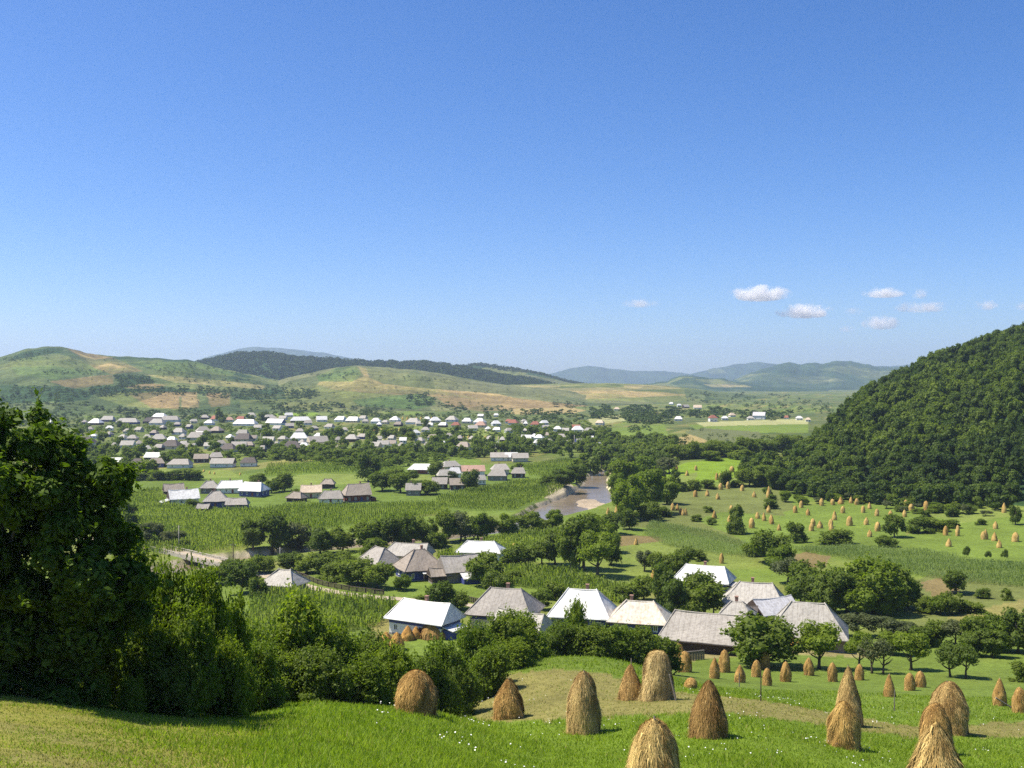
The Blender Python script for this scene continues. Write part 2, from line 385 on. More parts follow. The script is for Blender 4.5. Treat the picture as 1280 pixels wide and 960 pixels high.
def mat_cover(name, scales, strength, bumps=0.3, plots=None):
    m, nt, _, _ = material(name)
    p = geo_pos(nt); c = attr(nt, 'cover')
    if plots:
        mp = nt.nodes.new('ShaderNodeMapping'); mp.inputs['Scale'].default_value = (1, .3, .3); mp.inputs['Rotation'].default_value = (0, 0, .5); nt.links.new(p, mp.inputs['Vector'])
        vo = nt.nodes.new('ShaderNodeTexVoronoi'); vo.inputs['Scale'].default_value = plots; nt.links.new(mp.outputs['Vector'], vo.inputs['Vector'])
        sp = nt.nodes.new('ShaderNodeSeparateColor'); nt.links.new(vo.outputs['Color'], sp.inputs[0])
        c = mul(nt, c, ramp(nt, sp.outputs[0], (.74, .80, .70), (1.26, 1.18, 1.2), .1, .9))
    for sc, lo, hi in scales:
        c = mul(nt, c, ramp(nt, noise(nt, p, sc, 5, .65), lo, hi, .32, .68), strength)
    nrm = bump(nt, noise(nt, p, scales[-1][0] * 1.3, 6, .7), bumps, .4)
    out_bsdf(nt, princ(nt, c, .95, 0, .1, nrm)); return m
def mat_flat(name, col, rough=.8, spec=.3, var=.25, scale=6, metal=0, bmp=0, stretch=None, rand=0.0):
    m, nt, _, _ = material(name)
    co = obj_co(nt)
    n = noise(nt, co, scale, 5, .6, stretch)
    c = mul(nt, col, ramp(nt, n, 1 - var, 1 + var * .6, .3, .7))
    if rand:
        c = mul(nt, c, ramp(nt, obj_rand(nt), 1 - rand, 1 + rand, 0, 1))
    out_bsdf(nt, princ(nt, c, rough, metal, spec, bump(nt, n, bmp, .03) if bmp else None)); return m
def mat_tint(name, lo, hi, transl=.3, rand=.25, vary=None):
    """leaves: light and dark by the leaf's own tint and by the plant"""
    m, nt, nodes, links = material(name)
    t = attr(nt, 'tint', 'Fac')
    c = ramp(nt, t, lo, hi, 0, 1)
    r = obj_rand(nt)
    c = mul(nt, c, ramp(nt, r, (1 - rand, 1 - rand * .8, 1 - rand), (1 + rand, 1 + rand * .7, 1 + rand * .2), 0, 1))
    d = nodes.new('ShaderNodeBsdfDiffuse'); tr = nodes.new('ShaderNodeBsdfTranslucent'); mx = nodes.new('ShaderNodeMixShader')
    if vary: c = mul(nt, c, ramp(nt, noise(nt, geo_pos(nt), vary, 3, .6), (.62, .66, .7), (1.35, 1.25, 1.0), .3, .7))
    links.new(c, d.inputs['Color'])
    links.new(mul(nt, c, (1.25, 1.35, .55)), tr.inputs['Color'])
    mx.inputs[0].default_value = transl
    links.new(d.outputs[0], mx.inputs[1]); links.new(tr.outputs[0], mx.inputs[2])
    g = nodes.new('ShaderNodeBsdfGlossy'); g.inputs['Roughness'].default_value = .6; g.inputs['Color'].default_value = (.9, .95, .9, 1)
    m2 = nodes.new('ShaderNodeMixShader'); m2.inputs[0].default_value = .012
    links.new(mx.outputs[0], m2.inputs[1]); links.new(g.outputs[0], m2.inputs[2])
    out_bsdf(nt, m2.outputs[0]); return m

# ------------------------------------------------------------------ mesh helpers
def new_mesh(name, V, Fc, mats=(), fmat=None, attrs=None, smooth=False, fs=4):
    """V n x 3, Fc m x fs (all faces alike) or a list of lists"""
    me = bpy.data.meshes.new(name)
    V = np.asarray(V, np.float32)
    if isinstance(Fc, np.ndarray):
        fs = Fc.shape[1]; m = len(Fc)
        me.vertices.add(len(V)); me.vertices.foreach_set('co', V.ravel())
        me.loops.add(m * fs); me.loops.foreach_set('vertex_index', Fc.astype(np.int32).ravel())
        me.polygons.add(m); me.polygons.foreach_set('loop_start', np.arange(0, m * fs, fs, dtype=np.int32))
        me.polygons.foreach_set('loop_total', np.full(m, fs, np.int32)) if bpy.app.version < (4, 1) else None
    else:
        me.from_pydata([tuple(map(float, v)) for v in V], [], [list(f) for f in Fc])
    for mt in mats: me.materials.append(mt)
    if fmat is not None: me.polygons.foreach_set('material_index', np.asarray(fmat, np.int32))
    if attrs:
        for k, a in attrs.items():
            a = np.asarray(a, np.float32)
            if a.ndim == 2:
                at = me.attributes.new(k, 'FLOAT_COLOR', 'POINT')
                at.data.foreach_set('color', np.c_[a, np.ones(len(a))].astype(np.float32).ravel())
            else:
                at = me.attributes.new(k, 'FLOAT', 'POINT'); at.data.foreach_set('value', a)
    me.update(calc_edges=True)
    if smooth: me.polygons.foreach_set('use_smooth', np.ones(len(me.polygons), bool))
    return me
def link(name, me, parent=None, loc=None, rotz=0, scale=None):
    o = bpy.data.objects.new(name, me); COL.objects.link(o)
    if parent: o.parent = parent
    if loc is not None: o.location = [float(v) for v in loc]
    if rotz: o.rotation_euler = (0, 0, rotz)
    if scale is not None: o.scale = (scale,) * 3 if not hasattr(scale, '__len__') else scale
    return o
def setting(o, kind='structure', label=None, cat=None):
    o['kind'] = kind
    if label: o['label'] = label
    if cat: o['category'] = cat
    return o
class MB:
    """collects shapes for one mesh"""
    def __init__(s): s.v = []; s.f = []; s.m = []
    def add(s, V, Fc, mi=0):
        b = len(s.v); s.v += [tuple(p) for p in V]; s.f += [[b + i for i in f] for f in Fc]; s.m += [mi] * len(Fc); return s
    def box(s, x0, y0, z0, x1, y1, z1, mi=0, M=None):
        V = [(x, y, z) for z in (z0, z1) for x, y in ((x0, y0), (x1, y0), (x1, y1), (x0, y1))]
        if M is not None: V = [tuple(M @ Vector(p)) for p in V]
        return s.add(V, [(0, 3, 2, 1), (4, 5, 6, 7), (0, 1, 5, 4), (1, 2, 6, 5), (2, 3, 7, 6), (3, 0, 4, 7)], mi)
    def tube(s, P, R, n=7, mi=0, cap=True):
        P = [Vector(p) for p in P]; rings = []
        for k, p in enumerate(P):
            t = (P[min(k + 1, len(P) - 1)] - P[max(k - 1, 0)]).normalized()
            a = t.orthogonal().normalized(); b = t.cross(a)
            rings.append([p + (a * math.cos(2 * PI * j / n) + b * math.sin(2 * PI * j / n)) * R[k] for j in range(n)])
        V = [q for r in rings for q in r]
        Fc = [(k * n + j, k * n + (j + 1) % n, (k + 1) * n + (j + 1) % n, (k + 1) * n + j) for k in range(len(P) - 1) for j in range(n)]
        if cap: Fc += [tuple(range(n - 1, -1, -1)), tuple(range((len(P) - 1) * n, len(P) * n))]
        return s.add(V, Fc, mi)
    def build(s, name, mats, parent=None, smooth=False, **kw):
        mats = mats if isinstance(mats, (list, tuple)) else [mats]
        return link(name, new_mesh(name, s.v, s.f, mats, s.m, smooth=smooth), parent, **kw)

# ------------------------------------------------------------------ ground sheet, river, ridges
def grid_faces(nr, nc):
    i = np.arange(nr - 1)[:, None] * nc + np.arange(nc - 1)[None, :]
    return np.stack([i, i + 1, i + nc + 1, i + nc], -1).reshape(-1, 4)
M_GROUND = mat_cover('meadow ground', [(.012, .86, 1.14), (.11, .78, 1.22), (1.1, .72, 1.28), (9, .75, 1.25)], .8, .5)
M_RIDGE = mat_cover('hillside cover', [(.004, .88, 1.12), (.02, .75, 1.25), (.09, .62, 1.35), (.3, .7, 1.3)], 1.0, .8, .013)

def build_ground():
    ain = np.arctan(np.linspace(-.74, .74, 1000))
    aout = np.r_[np.linspace(ain[-1], PI, 46)[1:]]
    A = np.r_[-aout[::-1], ain, aout]
    D = np.r_[np.exp(np.linspace(math.log(2.0), math.log(250), 360)), np.linspace(250, 720, 420)[1:], np.exp(np.linspace(math.log(720), math.log(12800), 250))[1:]]
    AA, DD = np.meshgrid(A, D)
    R = DD / np.cos(np.clip(AA, -AMAX, AMAX))
    R = np.minimum(R, 12800)
    X = R * np.sin(AA); Y = R * np.cos(AA)
    Z0 = base_z(X, Y)
    Z, c, sb = carve(X, Y, Z0)
    # under the ridges the plain just runs on
    u, d, a, r = polar(X, Y)
    px = 640 + F * u
    base = np.empty(X.shape + (3,))
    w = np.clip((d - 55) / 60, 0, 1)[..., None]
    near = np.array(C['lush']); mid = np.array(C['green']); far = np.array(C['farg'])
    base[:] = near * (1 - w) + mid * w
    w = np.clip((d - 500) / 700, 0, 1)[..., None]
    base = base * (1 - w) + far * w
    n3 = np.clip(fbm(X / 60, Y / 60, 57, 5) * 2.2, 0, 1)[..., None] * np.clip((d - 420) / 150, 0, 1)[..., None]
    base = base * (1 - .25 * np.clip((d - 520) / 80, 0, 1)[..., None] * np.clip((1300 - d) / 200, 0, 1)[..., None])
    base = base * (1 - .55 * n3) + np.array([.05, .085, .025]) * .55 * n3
    n1 = np.clip(fbm(X / 22, Y / 22, 51, 4) * 1.5 + .1, 0, 1)[..., None] * np.clip((d - 130) / 60, 0, 1)[..., None]
    base = base * (1 - .62 * n1) + np.array(C['mown']) * .62 * n1
    # dry blotches in the near lawn
    n2 = np.clip(fbm(X / 3.2, Y / 3.2, 52, 4) * 2 + .25, 0, 1)[..., None] * (np.clip((380 - px) / 300, 0, 1) * np.clip((60 - d) / 15, 0, 1))[..., None]
    vis = np.abs(a) < .66
    aa = .35; st = np.floor((X * math.cos(aa) - Y * math.sin(aa)) / 11 + .6 * vnoise(X / 160, Y / 160, 44)); seg = np.floor((X * math.sin(aa) + Y * math.cos(aa)) / 130 + _hash(st, st * 0, 3) * 3)
    hs = _hash(st, seg, 8)[..., None]; hs2 = _hash(st, seg, 19)[..., None]
    fm = np.clip((d - 330) / 120, 0, 1)[..., None] * np.clip(.35 + fbm(X / 130, Y / 130, 62, 3) * 1.6, 0, 1)[..., None]
    plot = np.where(hs2 < .34, np.array(C['strip']), np.where(hs2 < .62, np.array(C['corn']) * .8, np.where(hs2 < .8, np.array(C['olive']), np.array(C['mown'])))) * (.85 + .3 * hs)
    base = base * (1 - .8 * fm) + plot * .8 * fm
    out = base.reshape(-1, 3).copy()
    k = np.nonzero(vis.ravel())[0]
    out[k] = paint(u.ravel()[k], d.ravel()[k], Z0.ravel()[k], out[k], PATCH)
    out = out.reshape(base.shape)
    out = out * (1 - .45 * n2) + np.array(C['dry']) * .9 * .45 * n2
    # banks and river bed
    bk = np.clip(c * 6, 0, 1)[..., None]
    bn = np.clip(.5 + fbm(X / 4, Y / 4, 61, 3) * 2, 0, 1)[..., None]
    bn = np.clip(bn + (np.exp(-(((X - BLUFF[0]) / 12) ** 2 + ((Y - BLUFF[1]) / 40) ** 2)))[..., None], 0, 1)
    bankc = np.array(C['bank']) * bn + np.array(C['olive']) * (1 - bn)
    out = out * (1 - bk) + bankc * bk
    bed = np.clip((c - .8) * 5, 0, 1)[..., None]
    out = out * (1 - bed) + np.array(C['sand']) * bed
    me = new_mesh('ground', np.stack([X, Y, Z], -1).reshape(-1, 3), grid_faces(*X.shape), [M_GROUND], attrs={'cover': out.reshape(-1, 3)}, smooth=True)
    setting(link('ground', me), label='green meadows, lawns and fields of the valley floor', cat='ground')
build_ground()

def build_river():
    m, nt, nodes, links = material('river water')
    p = geo_pos(nt)
    n = noise(nt, p, 1.3, 4, .6)
    c = ramp(nt, noise(nt, p, .12, 3, .6), (.15, .12, .08), (.22, .17, .115))
    out_bsdf(nt, princ(nt, c, .22, 0, .4, bump(nt, n, .25, .1)))
    V = []
    for k in range(len(RP)):
        t = RP[min(k + 1, len(RP) - 1), :2] - RP[max(k - 1, 0), :2]; t = t / np.hypot(*t)
        nn = np.array([-t[1], t[0]]); z = float(water_z(k))
        for s in (-1, -.33, .33, 1):
            q = RP[k, :2] + nn * s * (RP[k, 2] + 2.4); V.append((q[0], q[1], z))
    setting(link('river', new_mesh('river', V, grid_faces(len(RP), 4)[:, ::-1], [m], smooth=True)), label='shallow brown river bending through the valley floor', cat='river')
build_river()

SPECK = {'patchwork_hill': (-.05, 420, 'wood', .85), 'dark_ridge': (.15, 300, 'olive', .8), 'meadow_hill': (.25, 140, 'wood', .55), 'bald_hill': (.30, 120, 'wood', .4), 'far_ridge': (.15, 140, 'wood', .5), 'plateau': (.22, 150, 'wood', .4)}
def speckle(col, x, y, s):
    th, sc, nm, am = s
    f = np.clip((fbm(x / sc, y / sc, 5, 5) - th) * 6, 0, 1)[:, None] * am
    g = np.clip((fbm(x / sc * .7, y / sc * .7, 15, 5) - .15) * 6, 0, 1)[:, None] * .5
    col = col * (1 - g) + np.array(C['olive']) * g
    return col * (1 - f) + np.array(C[nm]) * f
def build_ridge(key, R, nu=420, nt_=150, tback=.5, name=None, mat=M_RIDGE, label=None):
    u = np.linspace(R.u[0], R.u[-1], nu)
    t = np.r_[np.linspace(0, 1, nt_), np.linspace(1, 1 + tback, 20)[1:]]
    dc, df, v = R.frame(u)
    D = np.where(t[:, None] <= 1, df + (dc - df) * t[:, None], dc + R.back * (t[:, None] - 1) / tback)
    U = np.tile(u, (len(t), 1))
    Z = R.z(U, np.maximum(D, df + 1e-3))
    base, pt = RPATCH.get(key, ('wood', []))
    col = paint(U.ravel(), D.ravel(), Z.ravel(), np.tile(np.array(C[base], float), (U.size, 1)), [(n, (0, 1e9), P) for n, P in pt], .8)
    if key in SPECK: col = speckle(col, U.ravel() * D.ravel(), D.ravel(), SPECK[key])
    me = new_mesh(R.name, np.stack([U * D, D, Z], -1).reshape(-1, 3), grid_faces(*U.shape), [mat], attrs={'cover': col}, smooth=True)
    setting(link(R.name, me), label=label, cat=R.name)
RL = {'meadow_hill': 'low hill of green and brown fields with a rounded top', 'forest_ridge': 'long dark wooded ridge behind the bald hill', 'bald_hill': 'bald tan and green hill before the dark ridge',
      'far_ridge': 'farther ridge with a dark wooded top and scrubby slope', 'plateau': 'flat tan terrace with a bare brown bank', 'dark_ridge': 'low dark ridge with clearings before the patchwork hills', 'patchwork_hill': 'distant hills patched with woods and clearings',
      'blue_peak': 'hazy blue mountain behind the dark wooded ridge', 'blue_range': 'hazy blue mountain range at the end of the valley', 'blue_shoulder': 'blue mountain shoulder behind the patchwork hills'}
for k, R in RIDGES.items(): build_ridge(k, R, label=RL[k])
build_ridge('woodhill', WOODHILL, 300, 160, label='steep hillside under the dense wood')
# ------------------------------------------------------------------ registry of things and their labels
THINGS = []          # (object, px, py, words that tell how it looks, group)
def thing(o, px, py, desc, cat, group=None, full=False):
    o['category'] = cat
    if group: o['group'] = group
    THINGS.append((o, px, py, desc, full)); return o
def empty(name, loc, rotz=0, scale=1):
    o = bpy.data.objects.new(name, None); COL.objects.link(o); o.location = [float(v) for v in loc]; o.rotation_euler = (0, 0, rotz)
    o.scale = (scale,) * 3 if not hasattr(scale, '__len__') else scale
    o.empty_display_size = .3; return o
def gp(px, d):
    u = (px - 640) / F; return np.array([u * d, d, float(ground_z(np.array([u * d]), np.array([d]))[0])])

# ------------------------------------------------------------------ leaves
M_LEAF = {
 'fresh': mat_tint('fresh green leaves', (.080, .128, .012), (.220, .296, .028), .5, .18),
 'mid':   mat_tint('mid green leaves', (.082, .126, .016), (.205, .268, .038), .52, .2),
 'deep':  mat_tint('deep green leaves', (.068, .110, .016), (.172, .230, .036), .5, .22),
 'grey':  mat_tint('grey green leaves', (.065, .085, .036), (.135, .160, .066), .36, .18),
 'wood':  mat_tint('forest leaves', (.032, .066, .011), (.108, .166, .024), .42, .40, .013),
}
def mat_bark():
    m, nt, _, _ = material('bark'); co = obj_co(nt)
    n = noise(nt, co, 5, 5, .65, (1, 1, .25))
    out_bsdf(nt, princ(nt, ramp(nt, n, (.05, .038, .028), (.17, .14, .11)), .95, 0, .1, bump(nt, n, .8, .03))); return m
M_BARK = mat_bark()

def unit(v): return v / np.maximum(np.linalg.norm(v, axis=-1, keepdims=True), 1e-9)
def leaf_quads(P, Nn, size, r, aspect=.55):
    """kite shaped leaves at P with normals Nn"""
    n = len(P)
    rv = unit(r.normal(size=(n, 3)))
    a = unit(np.cross(Nn, rv)); b = np.cross(Nn, a)
    s = size[:, None]
    V = np.stack([P - a * s, P - b * s * aspect + Nn * s * .12, P + a * s * 1.05 - Nn * s * .18, P + b * s * aspect + Nn * s * .12], 1)
    return V.reshape(-1, 3), np.arange(n * 4).reshape(n, 4)
def lobes_for(kind, r, k=14):
    """ellipsoid lobes (centre, radius) of a crown about 1 wide and 1 tall, standing on z = 0"""
    L = []
    for i in range(k):
        if kind == 'round':
            a = r.uniform(0, 2 * PI); h = r.uniform(.28, .84); w = math.sin(min(1, max(.12, (h - .12) / .84)) * PI) ** .6 * .31
            q = r.uniform(.5, 1.12) * w; s = r.uniform(.10, .22)
        elif kind == 'bush':
            a = r.uniform(0, 2 * PI); h = r.uniform(.10, .78); w = .36 * math.sqrt(max(.05, 1 - (h / .95) ** 2))
            q = r.uniform(.5, 1.12) * w; s = r.uniform(.09, .22)
        elif kind == 'cone':
            h = .08 + .80 * (i + .5) / k; a = r.uniform(0, 2 * PI); w = .40 * (1 - h) ** .6 + .02
            q = r.uniform(.4, 1) * w; s = (.09 + .12 * (1 - h)) * r.uniform(.8, 1.25)
        elif kind == 'umbrella':
            a = r.uniform(0, 2 * PI); h = r.uniform(.48, .86); w = .36 * (1 - ((h - .5) / .6) ** 2)
            q = r.uniform(.3, 1) * w; s = r.uniform(.11, .18)
        elif kind == 'tall':
            a = r.uniform(0, 2 * PI); h = r.uniform(.15, .88); w = .24 * math.sin(min(1, h + .08) * PI) ** .5
            q = r.uniform(.2, 1) * w; s = r.uniform(.12, .18)
        L.append((np.array([math.cos(a) * q, math.sin(a) * q, h]), np.array([s, s, s * r.uniform(.75, 1.05)])))
    return L
ICO = None
def ico():
    global ICO
    if ICO is None:
        import bmesh
        bm = bmesh.new(); bmesh.ops.create_icosphere(bm, subdivisions=2, radius=1)
        ICO = (np.array([v.co[:] for v in bm.verts]), np.array([[v.index for v in f.verts] for f in bm.faces])); bm.free()
    return ICO
def crown_mesh(name, kind, n, leaf, mt, seed, W=1., H=1., k=14, core=.72, lobes=None, up=.55, sprays=0, slen=.1):
    r = np.random.default_rng(seed)
    L = lobes or lobes_for(kind, r, k)
    C0 = np.array([c for c, s in L]); S = np.array([s for c, s in L])
    w = (S ** 2).sum(1); w = w / w.sum()
    i = r.choice(len(L), n, p=w)
    dirs = unit(r.normal(size=(n, 3)))
    rad = 1.06 - np.abs(r.normal(size=n)) * .17 + (r.uniform(size=n) < .06) * r.uniform(0, .25, n)
    rad *= 1 + .25 * vnoise(dirs[:, 0] * 3 + i, dirs[:, 1] * 3 + dirs[:, 2] * 2, seed)
    P = C0[i] + dirs * S[i] * rad[:, None]
    # drop the leaves buried inside other lobes
    q = (((P[:, None, :] - C0[None]) / S[None]) ** 2).sum(2); q[np.arange(n), i] = 9
    keep = q.min(1) > .55
    P, dirs = P[keep], dirs[keep]; n = len(P)
    Nn = unit(dirs * .75 + r.normal(size=(n, 3)) * .55 + np.array([0, 0, up]))
    if sprays:
        j = r.choice(len(P), sprays); ln = slen * r.uniform(.4, 1.3, sprays); sd = unit(dirs[j] * .7 + np.array([0, 0, .45]) + r.normal(size=(sprays, 3)) * .35); m = 9
        tt = np.linspace(.1, 1, m)
        SP = (P[j][:, None] + sd[:, None] * (ln[:, None] * tt)[..., None] + r.normal(size=(sprays, m, 3)) * slen * .10 - np.array([0, 0, .25]) * (ln[:, None] * tt ** 2)[..., None]).reshape(-1, 3)
        SN = unit(r.normal(size=SP.shape) * .6 + np.array([0, 0, .7]) + np.repeat(sd, m, 0) * .3)
        P = np.concatenate([P, SP]); Nn = np.concatenate([Nn, SN]); n = len(P)
    sc = np.array([W, W, H])
    P = P * sc
    size = leaf * r.uniform(.6, 1.35, n)
    V, Fq = leaf_quads(P, Nn, size, r)
    tint = np.repeat(np.clip(r.normal(.5, .22, n), 0, 1), 4)
    # opaque inner boughs
    iv, if_ = ico(); CV = []; CF = []
    for c, s in L:
        b = len(CV) * len(iv)
        bump_ = 1 + .3 * vnoise(iv[:, 0] * 4 + c[0] * 9, iv[:, 1] * 4 + iv[:, 2] * 3, seed + 3)
        CV.append((c + iv * s * core * bump_[:, None]) * sc); CF.append(if_ + b)
    CV = np.concatenate(CV); CF = np.concatenate(CF)
    quads = np.concatenate([Fq, np.c_[CF, CF[:, 2]] + len(V)]) if False else None
    me = bpy.data.meshes.new(name)
    AV = np.concatenate([V, CV]).astype(np.float32)
    me.vertices.add(len(AV)); me.vertices.foreach_set('co', AV.ravel())
    li = np.concatenate([Fq.ravel(), (CF + len(V)).ravel()]).astype(np.int32)
    me.loops.add(len(li)); me.loops.foreach_set('vertex_index', li)
    st = np.concatenate([np.arange(len(Fq)) * 4, len(Fq) * 4 + np.arange(len(CF)) * 3]).astype(np.int32)
    me.polygons.add(len(st)); me.polygons.foreach_set('loop_start', st)
    at = me.attributes.new('tint', 'FLOAT', 'POINT'); at.data.foreach_set('value', np.concatenate([tint, np.full(len(CV), .45)]).astype(np.float32))
    me.materials.append(mt); me.update(calc_edges=True)
    return me
def trunk_mesh(name, W, H, seed, top=.62, thick=.035, limbs=4):
    r = random.Random(seed); mb = MB()
    x = y = 0; P = []; n = 6
    for k in range(n):
        P.append((x, y, H * (-.02 + top * k / (n - 1)))); x += r.uniform(-.02, .02) * W; y += r.uniform(-.02, .02) * W
    mb.tube(P, [H * thick * (1.35 if k == 0 else 1 - .75 * k / n) for k in range(n)], 8)
    for k in range(limbs):
        a = r.uniform(0, 2 * PI); j = r.choice([2, 3, 4]); p = Vector(P[j])
        e = p + Vector((math.cos(a) * W * .26, math.sin(a) * W * .26, H * r.uniform(.12, .24)))
        mb.tube([p, p.lerp(e, .5) + Vector((0, 0, -.02 * H)), e], [H * thick * .5, H * thick * .36, H * thick * .12], 6)
    return new_mesh(name, mb.v, mb.f, [M_BARK], smooth=True)

# a stock of crowns: kind -> list of (crown, trunk); crowns are 1 x 1 m and are scaled on the tree
STOCK = {}
def stock(key, kind, n, leaf, mt, cnt, seed, k=14, trunk=True, core=.72, limbs=4, sp=0, sl=.1):
    STOCK[key] = [(crown_mesh('crown', kind, n, leaf, mt, seed + 11 * i, k=k, core=core, sprays=sp, slen=sl), trunk_mesh('trunk', 1, 1, seed + i, limbs=limbs) if trunk else None) for i in range(cnt)]
stock('near_bush', 'bush', 9000, .024, M_LEAF['fresh'], 5, 100, 30, sp=900, sl=.17)
stock('near_dark', 'bush', 9000, .024, M_LEAF['mid'], 3, 140, 28, sp=700, sl=.15)
stock('mid_round', 'round', 3600, .031, M_LEAF['mid'], 5, 200, 20, sp=110, sl=.10)
stock('mid_fresh', 'round', 3600, .031, M_LEAF['fresh'], 4, 230, 20, sp=110, sl=.10)
stock('mid_grey', 'round', 2600, .031, M_LEAF['grey'], 3, 260, 16, core=.6)
stock('mid_deep', 'round', 3600, .031, M_LEAF['deep'], 4, 290, 20, sp=110, sl=.10)
stock('mid_bush', 'bush', 3200, .033, M_LEAF['mid'], 4, 320, 18, sp=110, sl=.11)
stock('orchard', 'umbrella', 3600, .028, M_LEAF['fresh'], 3, 350, 22, limbs=7, core=.6)
stock('orchard_dark', 'umbrella', 3600, .028, M_LEAF['deep'], 3, 380, 22, limbs=7, core=.6)
stock('orchard_grey', 'umbrella', 1500, .026, M_LEAF['grey'], 2, 400, 15, limbs=8, core=.35)
stock('cone', 'cone', 5200, .030, M_LEAF['deep'], 2, 410, 24)
stock('sharp', 'cone', 9000, .024, M_LEAF['fresh'], 2, 420, 34, sp=700, sl=.16)
stock('willow', 'round', 2800, .036, M_LEAF['fresh'], 4, 430, 16)
stock('far', 'round', 700, .060, M_LEAF['mid'], 5, 460, 12)
stock('far_deep', 'bush', 700, .060, M_LEAF['deep'], 5, 490, 12)
stock('poplar', 'tall', 900, .042, M_LEAF['mid'], 3, 520, 14)
stock('wood', 'round', 760, .060, M_LEAF['wood'], 6, 550, 13, trunk=False)
STOCK['wood'] += [(crown_mesh('crown', 'tall', 700, .05, M_LEAF['wood'], 580, k=12), None), (crown_mesh('crown', 'bush', 760, .06, M_LEAF['wood'], 590, k=11), None), (crown_mesh('crown', 'umbrella', 620, .06, M_LEAF['wood'], 600, k=11), None)]

TREE_DESC = {'near_bush': 'big leafy bright green bush', 'near_dark': 'big leafy dark green bush', 'mid_round': 'round green tree', 'mid_fresh': 'round bright green tree', 'mid_grey': 'pale grey green tree',
             'mid_deep': 'dark green tree', 'mid_bush': 'low green bush', 'orchard': 'orchard tree with bare trunk', 'orchard_dark': 'dark orchard tree with bare trunk', 'orchard_grey': 'thin grey orchard tree',
             'cone': 'pointed dark tree', 'sharp': 'leafy bush with pointed top', 'willow': 'light green riverside tree', 'far': 'small green tree', 'far_deep': 'small dark green tree', 'poplar': 'narrow tall tree'}
def tree(key, px, py, top, w, d=None, desc=None, rot=None, squash=1.0, group='trees of the valley', share=None):
    """stands at pixel (px, py) of the ground, its top at pixel row TOP, W pixels wide"""
    p = gp(px, d) if d else hit(px, py, ground_z)
    m = p[1] / F
    if d: H = (480 - top) * m - p[2]
    else: H = (py - top) * m
    H *= 1.04; W = w * m * (.94 if 'near' in key or key == 'sharp' else 1.12)
    cr, tk = random.choice(STOCK[key])
    small = w < 15
    name = 'bush' if 'bush' in key or key in ('sharp', 'near_dark') else 'tree'
    rz = random.uniform(0, 2 * PI) if rot is None else rot
    sc = (W, W * squash, H)
    pz = (p[0], p[1], p[2] - .02 * H)
    if small or tk is None:
        o = link(name, cr, None, pz, rz, sc)
    else:
        o = empty(name, pz, rz)
        link('crown', cr, o, scale=sc); link('trunk', tk, o, scale=((W + H) / 2, (W + H) / 2, H))
    return thing(o, px, (py + top) / 2, desc or TREE_DESC[key], name, group, full=False if not share else share)

# ------------------------------------------------------------------ the trees, by hand
def big_tree():
    r = np.random.default_rng(5); L = []
    # boughs of the big tree at the edge of the lawn (metres, about its foot)
    spec = [(-1.2,0,10.6,.9),(-.2,.1,11.2,.85),(.6,0,10.7,.75),(1.7,.2,10.3,.85),(2.3,.2,9.5,1.0),(3.2,.3,9.3,.8),(3.5,.2,8.5,.9),(.3,-.2,9.4,1.3),(-1.8,0,9.2,1.5),(-3.2,0,9.8,1.5),(-4.6,.2,8.6,1.7),(-1,-.5,.5,1.2),(1.2,-.5,.4,1.1),(-3,-.5,.5,1.2),(3,-.4,.4,1.0),
            (1.6,0,8.3,1.3),(2.9,0,7.5,1.1),(2.6,0,8.4,1.0),(3.2,.2,8.0,.9),(2.2,.2,7.6,1.0),(3.6,.2,6.8,.9),(0,.2,7.4,1.8),(-2.2,-.2,7.0,1.9),(-4.4,0,6.4,2.0),(2.0,-.2,6.4,1.4),(3.4,0,5.6,1.1),(4.0,.1,4.9,.9),(.4,-.3,5.2,1.9),(-2,-.3,4.6,2.0),(-4.2,0,4.0,2.0),
            (2.4,-.2,4.3,1.6),(3.6,0,3.4,1.3),(.6,-.3,3.0,1.7),(-1.6,-.3,2.4,1.7),(-3.8,0,2.0,1.8),(2.3,-.2,2.2,1.6),(3.8,.1,1.7,1.2),(.2,-.2,1.2,1.3),(-2.4,-.2,1.0,1.3),(-4.6,0,1.1,1.4),(1.8,-.1,1.0,1.1)]
    for x, y, z, s in spec:
        for q in range(4):
            o = r.normal(size=3) * s * .55
            L.append((np.array([x, y * 1.6 + .75 * r.normal(), z]) + o, np.array([s, s, s * .85]) * r.uniform(.42, .68)))
    p = gp(3, 40)
    t = empty('tree', p)
    link('crown', crown_mesh('crown', None, 90000, .15, mat_tint('deep shade tree leaves', (.036, .074, .008), (.135, .208, .018), .45, .02), 5, lobes=L, core=.6, up=.5, sprays=1500, slen=.9), t)
    mb = MB(); mb.tube([(0, 0, -.4), (.1, .1, 2), (-.2, .2, 5), (.1, .1, 8.5)], [.34, .27, .2, .08], 10)
    for a, z, l in ((.4, 3, 2.6), (2.2, 3.6, 2.8), (3.7, 4.4, 2.6), (5.3, 5.2, 2.2), (1.2, 6, 2), (3, 7, 1.8)):
        mb.tube([(0, .1, z), (math.cos(a) * l * .5, math.sin(a) * l * .4, z + .6), (math.cos(a) * l, math.sin(a) * l * .7, z + 1.8)], [.13, .09, .03], 7)
    mb.build('trunk', M_BARK, t, smooth=True)
    thing(t, 60, 690, 'big dark leafy tree at the edge of the sloping lawn', 'tree', full=True)
big_tree()
